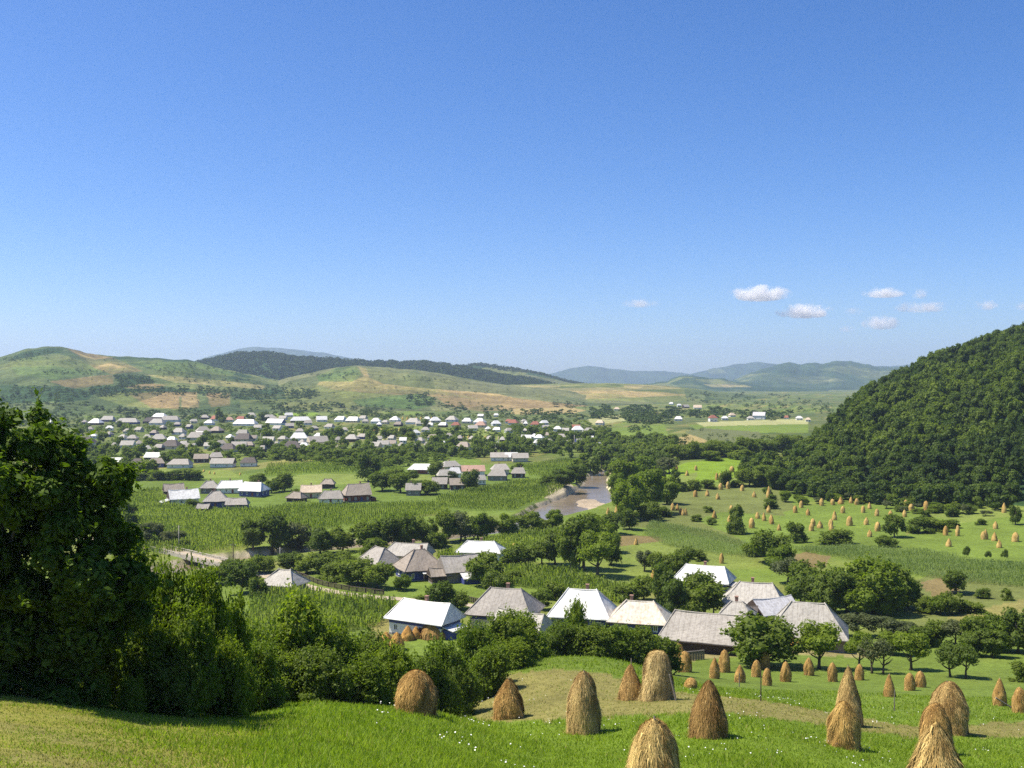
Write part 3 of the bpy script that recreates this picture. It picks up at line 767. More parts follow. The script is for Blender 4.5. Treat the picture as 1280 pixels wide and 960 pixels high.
TREES = [
 # (kind, px, base, top, width, depth or None)
 ('near_bush', 212, 890, 692, 84, 45), ('near_bush', 262, 890, 708, 70, 48), ('near_bush', 238, 890, 752, 84, 43.5), ('near_bush', 288, 890, 742, 56, 52), ('near_bush', 190, 890, 770, 80, 43), ('near_bush', 284, 890, 800, 60, 46), ('near_dark', 215, 890, 815, 80, 42.5), ('near_bush', 160, 890, 672, 84, 50), ('near_dark', 105, 880, 700, 104, 46), ('near_bush', 318, 888, 792, 66, 60), ('near_bush', 302, 888, 822, 50, 51),
 ('near_bush', 120, 885, 838, 38, 40.2), ('near_bush', 165, 890, 842, 34, 40.6), ('near_dark', 20, 880, 745, 150, 47),
 ('sharp', 372, 885, 742, 112, 70), ('near_bush', 330, 885, 782, 84, 67), ('near_bush', 415, 885, 778, 92, 72), ('near_dark', 455, 885, 786, 82, 75), ('near_bush', 490, 890, 806, 74, 72), ('near_dark', 400, 885, 806, 80, 66), ('near_bush', 352, 885, 812, 80, 66), ('near_dark', 532, 890, 812, 56, 80), ('near_bush', 452, 885, 820, 70, 68),
 ('near_bush', 558, 880, 800, 62, 88), ('near_bush', 592, 870, 778, 62, 100), ('near_dark', 628, 860, 762, 66, 112), ('near_bush', 655, 850, 768, 60, 116), ('near_bush', 612, 870, 806, 56, 96), ('near_dark', 575, 880, 828, 52, 87), ('near_bush', 640, 850, 800, 54, 108),('near_dark', 560, 880, 845, 36, 80),
 ('near_dark', 700, 830, 776, 60, 124), ('near_dark', 737, 830, 780, 64, 124), ('near_bush', 772, 830, 780, 60, 126), ('near_dark', 806, 830, 782, 56, 128), ('mid_bush', 832, 832, 790, 44, 132), ('sharp', 722, 810, 750, 44, 138), ('near_dark', 682, 830, 790, 44, 122), ('near_bush', 755, 820, 794, 40, 124), ('near_dark', 790, 830, 798, 44, 126),
 ('mid_round', 948, 832, 768, 86, None), ('orchard', 1024, 836, 780, 66, None), ('orchard', 1073, 836, 790, 40, None), ('orchard_grey', 1090, 842, 794, 36, None), ('orchard_grey', 1104, 842, 797, 34, None), ('orchard', 1139, 838, 790, 52, None), ('orchard_dark', 1188, 846, 802, 46, None), ('orchard_dark', 1208, 848, 806, 40, None),
 ('mid_bush', 1170, 806, 774, 36, None), ('mid_grey', 1195, 808, 770, 40, None), ('mid_round', 1222, 812, 768, 46, None), ('mid_fresh', 1248, 814, 766, 44, None), ('mid_deep', 1272, 816, 762, 44, None), ('mid_deep', 1300, 818, 760, 50, None), ('mid_bush', 1278, 852, 826, 30, None), ('mid_deep', 1240, 822, 786, 40, None), ('mid_deep', 1215, 820, 790, 34, None),
 ('mid_grey', 1042, 796, 766, 48, None), ('mid_grey', 1072, 796, 762, 46, None), ('mid_grey', 1102, 798, 766, 44, None), ('mid_grey', 1128, 802, 772, 42, None), ('mid_bush', 1150, 808, 782, 36, None),('mid_fresh',1116,818,786,36,None),
 ('mid_fresh', 1060, 766, 700, 60, None), ('mid_fresh', 1092, 766, 688, 74, None), ('mid_round', 1120, 762, 702, 52, None), ('mid_deep', 1040, 768, 712, 50, None), ('mid_fresh', 1076, 770, 722, 60, None), ('mid_fresh', 1108, 770, 724, 54, None), ('mid_deep', 1135, 760, 724, 36, None),
 ('mid_round', 1012, 742, 698, 54, None), ('mid_grey', 985, 728, 694, 44, None), ('mid_deep', 1028, 756, 716, 44, None), ('mid_round', 1000, 756, 722, 40, None),
 ('mid_round', 963, 704, 664, 46, None), ('mid_bush', 944, 694, 672, 30, None), ('mid_fresh', 975, 712, 680, 40, None), ('mid_bush', 993, 678, 650, 26, None), ('mid_bush', 1044, 680, 661, 44, None), ('mid_deep', 1118, 672, 643, 30, None), ('mid_bush', 1149, 666, 646, 32, None), ('mid_bush', 1170, 664, 646, 30, None), ('mid_bush', 1186, 660, 648, 24, None), ('mid_bush', 1108, 684, 668, 26, None),
 ('cone', 920, 667, 628, 26, None), ('mid_bush', 964, 636, 622, 18, None), ('mid_bush', 889, 656, 646, 12, None), ('mid_bush', 870, 652, 642, 14, None), ('mid_bush', 884, 640, 632, 14, None),
 ('mid_fresh', 1175, 768, 742, 30, None), ('mid_round', 1190, 768, 738, 34, None), ('mid_bush', 1158, 766, 744, 28, None), ('mid_bush', 1214, 766, 750, 34, None), ('mid_deep', 1196, 742, 714, 34, None), ('mid_bush', 1228, 748, 734, 18, None), ('mid_bush', 1258, 750, 734, 14, None), ('orchard_dark', 1208, 700, 682, 10, None), ('orchard_dark', 1235, 702, 688, 10, None), ('orchard_dark', 1256, 702, 686, 9, None), ('mid_deep', 1269, 656, 632, 16, None), ('mid_bush', 1226, 656, 648, 14, None),
 ('mid_round', 880, 770, 718, 58, None), ('mid_deep', 846, 776, 722, 36, None), ('mid_round', 862, 776, 738, 40, None), ('mid_deep', 832, 772, 704, 36, None), ('mid_round', 805, 752, 720, 42, None), ('mid_bush', 780, 752, 728, 36, None), ('mid_round', 845, 720, 690, 30, None), ('mid_deep', 855, 716, 684, 30, None), ('mid_grey', 806, 714, 686, 26, None), ('mid_round', 826, 718, 692, 30, None), ('mid_bush', 872, 700, 686, 24, None),
 ('orchard', 747, 720, 666, 56, None), ('mid_round', 730, 712, 640, 44, None), ('mid_round', 714, 712, 652, 44, None), ('mid_deep', 694, 706, 662, 36, None), ('mid_round', 678, 706, 672, 32, None), ('mid_round', 654, 708, 680, 40, None), ('mid_deep', 764, 706, 668, 28, None), ('mid_bush', 640, 706, 684, 28, None),
 ('mid_round', 608, 672, 644, 32, None), ('mid_fresh', 634, 670, 640, 30, None), ('mid_round', 660, 666, 640, 32, None), ('mid_bush', 682, 662, 646, 26, None), ('willow', 694, 660, 636, 24, None), ('mid_bush', 722, 660, 645, 26, None), ('mid_fresh', 744, 664, 642, 32, None), ('mid_deep', 766, 668, 640, 28, None), ('mid_deep', 787, 662, 636, 26, None), ('mid_fresh', 757, 690, 646, 40, None), ('mid_deep', 811, 650, 628, 34, None), ('mid_bush', 829, 646, 632, 22, None),('mid_fresh',738,684,652,34,None),
 ('willow', 780, 650, 602, 32, None), ('willow', 790, 646, 590, 38, None), ('willow', 814, 642, 586, 42, None), ('willow', 834, 630, 594, 34, None), ('willow', 780, 612, 566, 40, None), ('willow', 806, 604, 570, 34, None), ('willow', 772, 626, 590, 26, None), ('poplar', 844, 614, 583, 18, None), ('mid_grey', 836, 592, 570, 32, None), ('mid_grey', 822, 604, 580, 28, None), ('willow', 784, 636, 604, 26, None), ('willow', 800, 626, 588, 36, None),
 ('mid_bush', 846, 575, 554, 30, None), ('near_dark', 863, 574, 551, 30, None), ('mid_bush', 880, 572, 553, 30, None), ('near_dark', 897, 571, 549, 34, None), ('mid_bush', 915, 570, 550, 32, None), ('near_dark', 935, 569, 546, 36, None), ('mid_bush', 955, 567, 547, 34, None), ('near_dark', 975, 565, 543, 36, None), ('mid_bush', 996, 562, 542, 36, None), ('mid_bush', 925, 574, 560, 30, None), ('mid_bush', 889, 576, 562, 26, None),
 ('mid_bush', 852, 614, 602, 20, None), ('mid_bush', 868, 613, 599, 20, None), ('mid_bush', 885, 611, 598, 20, None), ('mid_deep', 906, 609, 588, 18, None), ('mid_bush', 921, 609, 599, 18, None), ('mid_round', 936, 608, 586, 30, None), ('mid_round', 955, 606, 580, 32, None), ('mid_deep', 972, 612, 584, 30, None),
 ('mid_deep', 704, 608, 586, 34, None), ('mid_deep', 720, 605, 580, 30, None), ('far_deep', 738, 590, 562, 28, None), ('far_deep', 752, 586, 558, 28, None), ('mid_bush', 686, 606, 592, 22, None), ('far', 724, 590, 572, 26, None),
 ('mid_deep', 340, 692, 642, 48, None), ('mid_deep', 316, 690, 652, 36, None), ('mid_grey', 374, 690, 648, 40, None), ('mid_deep', 400, 692, 660, 38, None), ('mid_round', 428, 690, 656, 38, None), ('mid_round', 455, 690, 650, 38, None), ('mid_deep', 480, 688, 646, 40, None), ('mid_round', 505, 686, 642, 38, None), ('mid_round', 530, 682, 644, 36, None), ('mid_deep', 555, 678, 640, 36, None), ('mid_grey', 576, 676, 638, 34, None), ('mid_fresh', 597, 674, 640, 32, None), ('mid_bush', 468, 694, 670, 32, None), ('mid_bush', 545, 684, 660, 32, None),
 ('mid_round', 447, 731, 698, 50, None), ('mid_bush', 420, 724, 699, 42, None), ('mid_round', 472, 735, 704, 40, None), ('mid_deep', 408, 716, 692, 38, None), ('mid_round', 384, 716, 690, 36, None), ('mid_deep', 362, 712, 690, 34, None), ('mid_round', 432, 712, 690, 34, None), ('mid_fresh', 502, 738, 717, 26, None), ('mid_deep', 548, 768, 728, 46, None), ('mid_bush', 530, 762, 740, 28, None), ('mid_round', 572, 762, 740, 34, None), ('mid_round', 604, 732, 692, 48, None), ('mid_round', 622, 742, 714, 34, None), ('mid_bush', 694, 750, 724, 30, None), ('mid_round', 678, 762, 736, 32, None), ('mid_bush', 640, 728, 712, 28, None),
 ('mid_deep', 302, 742, 702, 46, None), ('mid_deep', 322, 752, 722, 26, None), ('mid_round', 290, 728, 700, 34, None), ('mid_bush', 336, 748, 734, 22, None), ('mid_round', 325, 716, 694, 34, None), ('mid_round',270,730,706,40,None),
 ('mid_round', 340, 616, 600, 20, None), ('mid_deep', 356, 614, 591, 28, None), ('mid_bush', 240, 634, 622, 16, None), ('mid_round', 322, 606, 592, 20, None), ('mid_bush', 372, 622, 610, 16, None), ('mid_deep', 460, 602, 566, 34, None), ('mid_deep', 478, 614, 590, 34, None), ('mid_round', 500, 616, 590, 30, None), ('mid_deep', 516, 618, 600, 26, None), ('mid_round', 535, 618, 600, 26, None), ('mid_deep', 545, 596, 577, 22, None), ('mid_deep', 588, 612, 587, 26, None), ('mid_round', 495, 600, 586, 24, None), ('mid_round', 512, 602, 588, 22, None), ('mid_grey', 566, 602, 588, 16, None), ('far', 645, 588, 578, 20, None),
 ('mid_bush', 176, 600, 588, 22, None), ('mid_bush', 196, 600, 587, 24, None), ('mid_bush', 216, 600, 586, 24, None), ('mid_bush', 240, 600, 584, 28, None), ('mid_deep', 158, 664, 626, 36, None), ('mid_grey', 186, 682, 648, 40, None), ('mid_grey', 214, 682, 660, 36, None), ('mid_bush', 232, 686, 672, 22, None), ('mid_deep', 142, 690, 640, 44, None),
 ('far_deep', 313, 524, 516, 12, None), ('far_deep', 330, 526, 514, 16, None), ('far_deep', 530, 536, 522, 14, None), ('far_deep', 542, 562, 540, 22, None), ('far_deep', 275, 528, 508, 14, None), ('far_deep', 152, 536, 525, 14, None), ('far_deep', 374, 534, 525, 12, None), ('far_deep', 700, 546, 536, 12, None),
]
for k, px, py, top, w, d in TREES: tree(k, px, py, top, w, d)
# trees among the far houses and along the far hedges: individuals for the larger ones
def scatter_px(n, P, seed, gap=5):
    r = random.Random(seed); xs = [p[0] for p in P]; ys = [p[1] for p in P]; out = []
    for _ in range(n * 40):
        x, y = r.uniform(min(xs), max(xs)), r.uniform(min(ys), max(ys))
        if not in_poly(np.array([x]), np.array([y]), P)[0]: continue
        if any(abs(x - a) < gap and abs(y - b) < gap * .45 for a, b in out): continue
        out.append((x, y))
        if len(out) >= n: break
    return out
def clear_of_houses(x, y):
    return not any(abs(x - hx) < hw * .5 + 3 and -1.5 < y - hy < 5.5 for hx, hy, hw in HOUSE_PX)
# ------------------------------------------------------------------ houses
def mat_shingle(name, lo, hi, streak=.5, rows=5.0):
    m, nt, nodes, links = material(name); co = obj_co(nt)
    sx = nodes.new('ShaderNodeSeparateXYZ'); links.new(co, sx.inputs[0])
    w = nodes.new('ShaderNodeMath'); w.operation = 'MULTIPLY'; w.inputs[1].default_value = rows; links.new(sx.outputs['Z'], w.inputs[0])
    fr = nodes.new('ShaderNodeMath'); fr.operation = 'FRACT'; links.new(w.outputs[0], fr.inputs[0])
    big = noise(nt, co, .45, 4, .6); fine = noise(nt, co, 7, 4, .7, (1, 1, .22)); strk = noise(nt, co, 2.2, 3, .6, (1, 1, .12))
    c = ramp(nt, fine, lo, hi, .25, .75)
    c = mul(nt, c, ramp(nt, fr.outputs[0], .62, 1.0, 0, .35))
    c = mul(nt, c, ramp(nt, big, (.72, .70, .68), (1.15, 1.13, 1.1), .3, .7), streak)
    c = mul(nt, c, ramp(nt, strk, (.52, .47, .43), (1.1, 1.1, 1.1), .3, .55), streak)
    wx = nodes.new('ShaderNodeMath'); wx.operation = 'MULTIPLY'; wx.inputs[1].default_value = 1.15; links.new(sx.outputs['X'], wx.inputs[0]); fx = nodes.new('ShaderNodeMath'); fx.operation = 'FRACT'; links.new(wx.outputs[0], fx.inputs[0])
    c = mul(nt, c, ramp(nt, fx.outputs[0], .72, 1.0, .02, .14))
    c = mul(nt, c, ramp(nt, obj_rand(nt), .85, 1.12, 0, 1))
    out_bsdf(nt, princ(nt, c, .8, 0, .25, bump(nt, fr.outputs[0], .5, .05))); return m
def mat_sheet(name, col, rust=(.32, .17, .08), amount=.25, rough=.45):
    m, nt, nodes, links = material(name); co = obj_co(nt)
    sx = nodes.new('ShaderNodeSeparateXYZ'); links.new(co, sx.inputs[0])
    w = nodes.new('ShaderNodeMath'); w.operation = 'MULTIPLY'; w.inputs[1].default_value = 1.7; links.new(sx.outputs['X'], w.inputs[0])
    fr = nodes.new('ShaderNodeMath'); fr.operation = 'FRACT'; links.new(w.outputs[0], fr.inputs[0])
    pp = nodes.new('ShaderNodeMath'); pp.operation = 'PINGPONG'; pp.inputs[1].default_value = .5; links.new(fr.outputs[0], pp.inputs[0])
    c = mul(nt, col, ramp(nt, pp.outputs[0], .72, 1.0, 0, .07))
    c = mul(nt, c, ramp(nt, noise(nt, co, 1.6, 4, .6, (1, 1, .3)), (.70, .68, .65), (1.04, 1.04, 1.03), .3, .6))
    rf = ramp(nt, noise(nt, co, .8, 4, .6, (1, 1, .15)), 0, amount, .55, .75)
    c = mixf(nt, rf, c, rust)
    out_bsdf(nt, princ(nt, c, rough, 0, .4, bump(nt, pp.outputs[0], .4, .03))); return m
ROOF = {
 'w': mat_sheet('white sheet roof', (.66, .655, .64), amount=.07), 'p': mat_shingle('pale grey shingles', (.33, .31, .275), (.53, .50, .45)),
 'g': mat_shingle('grey shingles', (.29, .265, .235), (.48, .445, .40)), 'b': mat_shingle('brown grey shingles', (.24, .20, .165), (.42, .365, .305)),
 'd': mat_shingle('dark brown shingles', (.085, .072, .065), (.17, .145, .13)), 't': mat_sheet('tan sheet roof', (.56, .45, .33), amount=.3, rough=.6),
 's': mat_sheet('rust streaked pale sheet roof', (.60, .54, .45), (.42, .22, .09), .75, .6), 'm': mat_sheet('grey sheet roof', (.52, .51, .52), amount=.1),
 'r': mat_shingle('red tiles', (.26, .10, .07), (.40, .16, .11)), 'k': mat_shingle('pink tiles', (.45, .27, .20), (.60, .40, .32)), }
ROOF_WORD = {'w': 'white', 'p': 'pale grey', 'g': 'grey', 'b': 'brown grey', 'd': 'dark brown', 't': 'tan', 's': 'rust streaked', 'm': 'light grey sheet', 'r': 'red', 'k': 'pink'}
M_WHITE = mat_flat('white lime wash', (.74, .73, .70), .9, .2, .15, 2.2)
M_CREAM = mat_flat('cream plaster', (.60, .52, .38), .9, .2, .15, 2.2)
M_BLUE = mat_flat('blue painted boards', (.055, .07, .24), .7, .3, .25, 9, stretch=(1, 1, .2))
M_DWOOD = mat_flat('dark timber', (.075, .055, .045), .9, .2, .4, 9, stretch=(.3, .3, 2))
M_RWOOD = mat_flat('red brown timber', (.20, .065, .045), .85, .2, .35, 9, stretch=(.3, .3, 2))
M_GWOOD = mat_flat('grey weathered timber', (.24, .21, .18), .95, .15, .4, 7, stretch=(.3, .3, 2))
M_STONE = mat_flat('stone plinth', (.26, .25, .23), .95, .2, .4, 5)
M_BRICK = mat_flat('brick chimney', (.34, .20, .15), .95, .2, .4, 9)
M_TRIM = mat_flat('white painted trim', (.78, .78, .76), .6, .3, .08, 8)
m_, nt_, _, _ = material('window glass'); out_bsdf(nt_, princ(nt_, (.02, .025, .03), .08, 0, .8)); M_GLASS = m_
WALL = {'white': M_WHITE, 'cream': M_CREAM, 'blue': M_BLUE, 'dark': M_DWOOD, 'red': M_RWOOD, 'grey': M_GWOOD}
HOUSE_PX = []

def roof_mesh(L, W, we, rh, o, a0, a1, gable_mat, roof_mat, th=.13, shift=0.0):
    x0, x1, y0, y1 = -L / 2 - o, L / 2 + o, -W / 2 - o, W / 2 + o
    mb = MB()
    def top(z, k): return [(x0, y0, z), (x1, y0, z), (x1, y1, z), (x0, y1, z), (x0 + a0 * k, shift, z + rh), (x1 - a1 * k, shift, z + rh)]
    V = top(we + th, 1) + [(x0, y0, we), (x1, y0, we), (x1, y1, we), (x0, y1, we)]
    mb.add(V, [(0, 1, 5, 4), (2, 3, 4, 5)], 0)
    mb.add(V, [(3, 0, 4)], 0 if a0 > .3 else 1)
    mb.add(V, [(1, 2, 5)], 0 if a1 > .3 else 1)
    mb.add(V, [(6, 7, 1, 0), (7, 8, 2, 1), (8, 9, 3, 2), (9, 6, 0, 3)], 2)
    mb.add(V, [(9, 8, 7, 6)], 3)
    return mb, [roof_mat, gable_mat, roof_mat, M_DWOOD]
def window_part(root, x, y, z, nx, ny, w=.8, h=1.1, frame=M_TRIM):
    """NX, NY: the wall's outward direction (axis aligned)"""
    mb = MB(); t = .09
    def bx(a0, z0, a1, z1, d0, d1, b):
        if ny: b.box(x + a0, y + min(d0 * ny, d1 * ny), z + z0, x + a1, y + max(d0 * ny, d1 * ny), z + z1)
        else: b.box(x + min(d0 * nx, d1 * nx), y + a0, z + z0, x + max(d0 * nx, d1 * nx), y + a1, z + z1)
    for r in ((-w / 2, 0, -w / 2 + t, h), (w / 2 - t, 0, w / 2, h), (-w / 2 + t, 0, w / 2 - t, t), (-w / 2 + t, h - t, w / 2 - t, h), (-.03, t, .03, h - t)):
        bx(r[0], r[1], r[2], r[3], -.02, .06, mb)
    f = mb.build('window', frame, root)
    g = MB(); bx(-w / 2 + t, t, w / 2 - t, h - t, -.02, .02, g); g.build('pane', M_GLASS, f)
    s = MB(); bx(-w / 2 - .08, -.07, w / 2 + .08, -.003, -.02, .14, s); s.build('sill', frame, f)
def house(px, py, L, W, wh, rh, rot, roof, wall, hips=(1, 1), o=.6, desc=None, frieze=None, gable=None, detail=2, chimney=True, d=None, name='house', cat='house', extra=None, wpx=None, group=None, plinth=.35, full=True, windows=None):
    p = gp(px, d) if d else hit(px, py, ground_z)
    HOUSE_PX.append((px, py, wpx or L * F / p[1] * 1.1))
    root = empty(name, (p[0], p[1], p[2] - .25), math.radians(rot))
    gm = WALL[gable] if gable else M_DWOOD
    a0, a1 = hips[0] * W * .5, hips[1] * W * .5
    a0 = min(a0, L * .47); a1 = min(a1, L * .47)
    w = MB(); w.box(-L / 2, -W / 2, plinth + .25, L / 2, W / 2, wh + .246)
    w.build('wall', WALL[wall], root)
    if detail > 1:
        b = MB(); b.box(-L / 2 - .06, -W / 2 - .06, -.5, L / 2 + .06, W / 2 + .06, plinth + .247); b.build('plinth', M_STONE, root)
    else:
        b = MB(); b.box(-L / 2 - .01, -W / 2 - .01, -.8, L / 2 + .01, W / 2 + .01, plinth + .247); b.build('plinth', M_STONE, root)
    mb, mats = roof_mesh(L, W, wh + .25, rh, o, a0, a1, gm, ROOF[roof])
    rf = mb.build('roof', mats, root)
    if detail > 1:
        import bmesh
        bm = bmesh.new(); bm.from_mesh(rf.data); bmesh.ops.remove_doubles(bm, verts=bm.verts, dist=.001); bmesh.ops.subdivide_edges(bm, edges=bm.edges, cuts=7, use_grid_fill=True)
        sx, sy = random.uniform(0, 99), random.uniform(0, 99)
        for v in bm.verts: v.co.z += .26 * float(vnoise(v.co.x / 2.2 + sx, v.co.y / 2.2 + sy, 3)) + .07 * float(vnoise(v.co.x / .7 + sx, v.co.y / .7 + sy, 4)) - .24 * (1 - (2 * v.co.x / L) ** 2) * max(0, (v.co.z - wh) / rh)
        bm.to_mesh(rf.data); bm.free()
        c = MB(); zt = wh + .25 + .13 + rh
        r0 = Vector((-L / 2 - o + a0, 0, zt)); r1 = Vector((L / 2 + o - a1, 0, zt))
        c.tube([r0.lerp(r1, k / 8) + Vector((0, 0, -.02 - .24 * (1 - (2 * r0.lerp(r1, k / 8).x / L) ** 2))) for k in range(9)], [.14] * 9, 6)
        if a0 > .3:
            for s in (-1, 1): c.tube([r0, (-L / 2 - o, s * (W / 2 + o), wh + .38)], [.11, .11], 6)
        if a1 > .3:
            for s in (-1, 1): c.tube([r1, (L / 2 + o, s * (W / 2 + o), wh + .38)], [.11, .11], 6)
        c.build('ridge_cap', ROOF[roof], rf)
    if frieze:  # blue painted band; the shade under the eaves is in its colour too
        fz = MB(); fz.box(-L / 2 - .04, -W / 2 - .04, wh - .55, L / 2 + .04, W / 2 + .04, wh + .243); fz.build('frieze', WALL[frieze], root)
    if chimney:
        ch = MB(); cx = L * random.uniform(-.2, .2); ch.box(cx - .28, .35, wh + .25 + rh * .4, cx + .28, .95, wh + .25 + rh + .75); ch.box(cx - .36, .27, wh + .25 + rh + .75, cx + .36, 1.03, wh + .25 + rh + .87)
        ch.build('chimney', M_BRICK, rf)
    if windows is None: windows = detail > 0
    if windows:
        n = max(2, int(L / 2.6)) if detail > 1 else 2
        dk = n // 2 if detail > 1 else -1
        for k in range(n):
            x = -L / 2 + L * (k + .5) / n
            if k == dk:
                dm = MB(); dm.box(x - .45, -W / 2 - .05, .3, x + .45, -W / 2 + .02, 2.25); dr = dm.build('door', M_RWOOD if wall != 'red' else M_BLUE, root)
                h = MB(); h.box(x + .3, -W / 2 - .11, 1.2, x + .36, -W / 2 - .052, 1.34); h.build('handle', M_TRIM, dr)
            else: window_part(root, x, -W / 2, 1.15, 0, -1)
        if detail > 1:
            for sx in (-1, 1):
                for yy in (-W / 5, W / 5): window_part(root, sx * L / 2, yy, 1.15, sx, 0)
    if extra: extra(root, L, W, wh, rh)
    if detail > 1:
        gt = MB()
        for s in (-1, 1): gt.box(-L / 2 - o, s * (W / 2 + o) - .05 + s * .055, wh + .25 - .04, L / 2 + o, s * (W / 2 + o) + .05 + s * .055, wh + .25 + .07)
        gt.build('gutter', M_TRIM if roof == 'w' else M_DWOOD, rf)
    return thing(root, px, py - 12, desc, cat, group, full)

def leanto(side, depth, zlo, zhi, roof, wall, x0=-.5, x1=.5):
    def f(root, L, W, wh, rh):
        mb = MB(); a, b = L * x0, L * x1
        if side == 'right':
            V = [(L / 2 + .02, -W * .45, zhi), (L / 2 + depth, -W * .5, zlo), (L / 2 + depth, W * .3, zlo), (L / 2 + .02, W * .3, zhi)]
        elif side == 'left':
            V = [(-L / 2 - .02, W * .4, zhi), (-L / 2 - depth, W * .4, zlo), (-L / 2 - depth, -W * .45, zlo), (-L / 2 - .02, -W * .45, zhi)]
        else:
            V = [(a, -W / 2 - .02, zhi), (a, -W / 2 - depth, zlo), (b, -W / 2 - depth, zlo), (b, -W / 2 - .02, zhi)]
        Vb = [(x, y, z - .12) for x, y, z in V]
        mb.add(V + Vb, [(0, 1, 2, 3), (7, 6, 5, 4), (0, 4, 5, 1), (1, 5, 6, 2), (2, 6, 7, 3), (3, 7, 4, 0)])
        mb.build('porch_roof', ROOF[roof], root)
        if wall:
            wb = MB()
            if side == 'right': wb.box(L / 2 + .01, -W * .42, 0, L / 2 + depth - .3, W * .25, zlo - .14)
            elif side == 'left': wb.box(-L / 2 - depth + .3, -W * .4, 0, -L / 2 - .01, W * .35, zlo - .14)
            else: wb.box(a + .2, -W / 2 - depth + .3, 0, b - .2, -W / 2 - .01, zlo - .14)
            wb.build('porch_wall', WALL[wall], root)
        else:
            for k in range(4):
                pb = MB(); x = a + (b - a) * (k + .15) / 3.3; pb.box(x - .07, -W / 2 - depth + .2, .1, x + .07, -W / 2 - depth + .34, zlo - .13); pb.build('post', M_GWOOD, root)
    return f
NEAR = 'farm houses below the meadow'
# near houses, one by one: px, base row, length, width, wall, roof height, turn, roof, wall ...
house(356, 741, 7.2, 6, 2.2, 3.3, -20, 'p', 'blue', (1, 1), .9, 'small house with a pale hipped roof and blue walls beside the cornfield', chimney=False, group=NEAR)
house(475, 713, 9.5, 7, 2.4, 3.8, -52, 'g', 'grey', (.9, .9), .6, 'barn with a weathered grey roof, topmost of the roadside farm cluster', chimney=False, cat='barn', group=NEAR, windows=False, name='barn')
house(510, 703, 12, 8, 2.4, 3.0, -14, 'p', 'cream', (.7, .2), .6, 'pale roofed farmhouse rising behind the brown pyramid roof', group=NEAR)
house(524, 722, 9.5, 9.0, 2.6, 4.6, 24, 'b', 'blue', (.95, .95), .8, 'house with a brown pyramid roof and a white eave over blue walls', extra=leanto('front', 1.6, 2.3, 2.75, 'w', None, -.1, .52), group=NEAR)
house(574, 725, 9, 7, 2.6, 3.6, 24, 'g', 'grey', (.0, .0), .5, 'gabled grey barn with a bright white lean-to roof on its front', gable='grey', extra=leanto('front', 3.2, 1.7, 3.0, 'w', 'blue', -.15, .4), cat='barn', group=NEAR, name='barn', windows=False, chimney=False)
house(550, 728, 5, 4, 1.8, 1.8, 20, 'b', 'dark', (0, 0), .4, 'low brown shed between the pyramid roof and the gabled grey barn', chimney=False, cat='shed', group=NEAR, name='shed', windows=False)
house(601, 699, 12, 7, 2.4, 2.8, -10, 'w', 'white', (.8, .8), .6, 'white roofed house half hidden behind a round tree by the cornfield', group=NEAR)
house(531, 792, 11.4, 6.6, 3.0, 3.1, -29, 'w', 'white', (.55, .25), .75, 'white walled house with a bright white sheet roof and blue frieze', frieze='blue', extra=leanto('right', 2.6, 2.3, 2.8, 'w', 'blue'), gable='blue', group=NEAR)
house(632, 782, 11.5, 9.5, 2.9, 4.4, -16, 'g', 'cream', (.75, .75), .8, 'big grey hip roofed farmhouse between the two white roofed houses', frieze='blue', group=NEAR)
house(654, 784, 9.5, 6.5, 2.3, 3.0, -32, 'p', 'grey', (.0, .3), .5, 'low grey outbuilding in front of the big grey hip roofed farmhouse', chimney=False, cat='outbuilding', group=NEAR, name='outbuilding', d=178, windows=False)
house(728, 782, 10.5, 9.5, 2.6, 4.5, -13, 'w', 'blue', (.7, .7), .8, 'blue walled house with a broad bright white hipped roof', group=NEAR)
house(800, 788, 10.0, 8, 2.2, 3.4, -14, 's', 'blue', (.8, .8), .7, 'house with a pale hipped roof streaked with orange rust', group=NEAR)
house(884, 812, 13.6, 8, 2.1, 4.1, -21, 'g', 'dark', (.55, .15), .8, 'long barn with a shaggy weathered grey thatched roof', chimney=False, cat='barn', group=NEAR, name='barn', windows=False)
house(921, 786, 6, 5.5, 2.6, 2.6, -20, 'p', 'grey', (.9, .9), .4, 'small pale hipped roof peeping up behind the long thatched barn', group=NEAR, chimney=True)
house(880, 737, 12.5, 7.5, 2.5, 3.4, -24, 'w', 'blue', (.7, .55), .7, 'white roofed house behind the round tree and the white pole', extra=leanto('right', 2.5, 2.0, 2.5, 'p', 'white'), group=NEAR)
house(942, 771, 11.5, 9.5, 2.9, 4.3, -16, 'p', 'blue', (.8, .6), .8, 'blue walled house with a pale ribbed hipped roof', group=NEAR)
house(965, 773, 8.5, 6, 2.3, 2.7, 24, 'm', 'blue', (0, 0), .5, 'gabled wing with a light grey sheet roof before the ribbed roof', gable='dark', chimney=False, group=NEAR, d=199)
house(929, 782, 5, 4, 2.5, 1.3, -14, 'd', 'red', (0, 0), .3, 'red brown timber shed below the light grey sheet roof', chimney=False, cat='shed', group=NEAR, name='shed', windows=False)
house(1010, 806, 12.2, 9.5, 2.3, 5.2, -18, 'p', 'grey', (.85, .85), .7, 'tall pale shingled barn behind the orchard, nearest the hay stacks', chimney=False, cat='barn', group=NEAR, name='barn', windows=False)
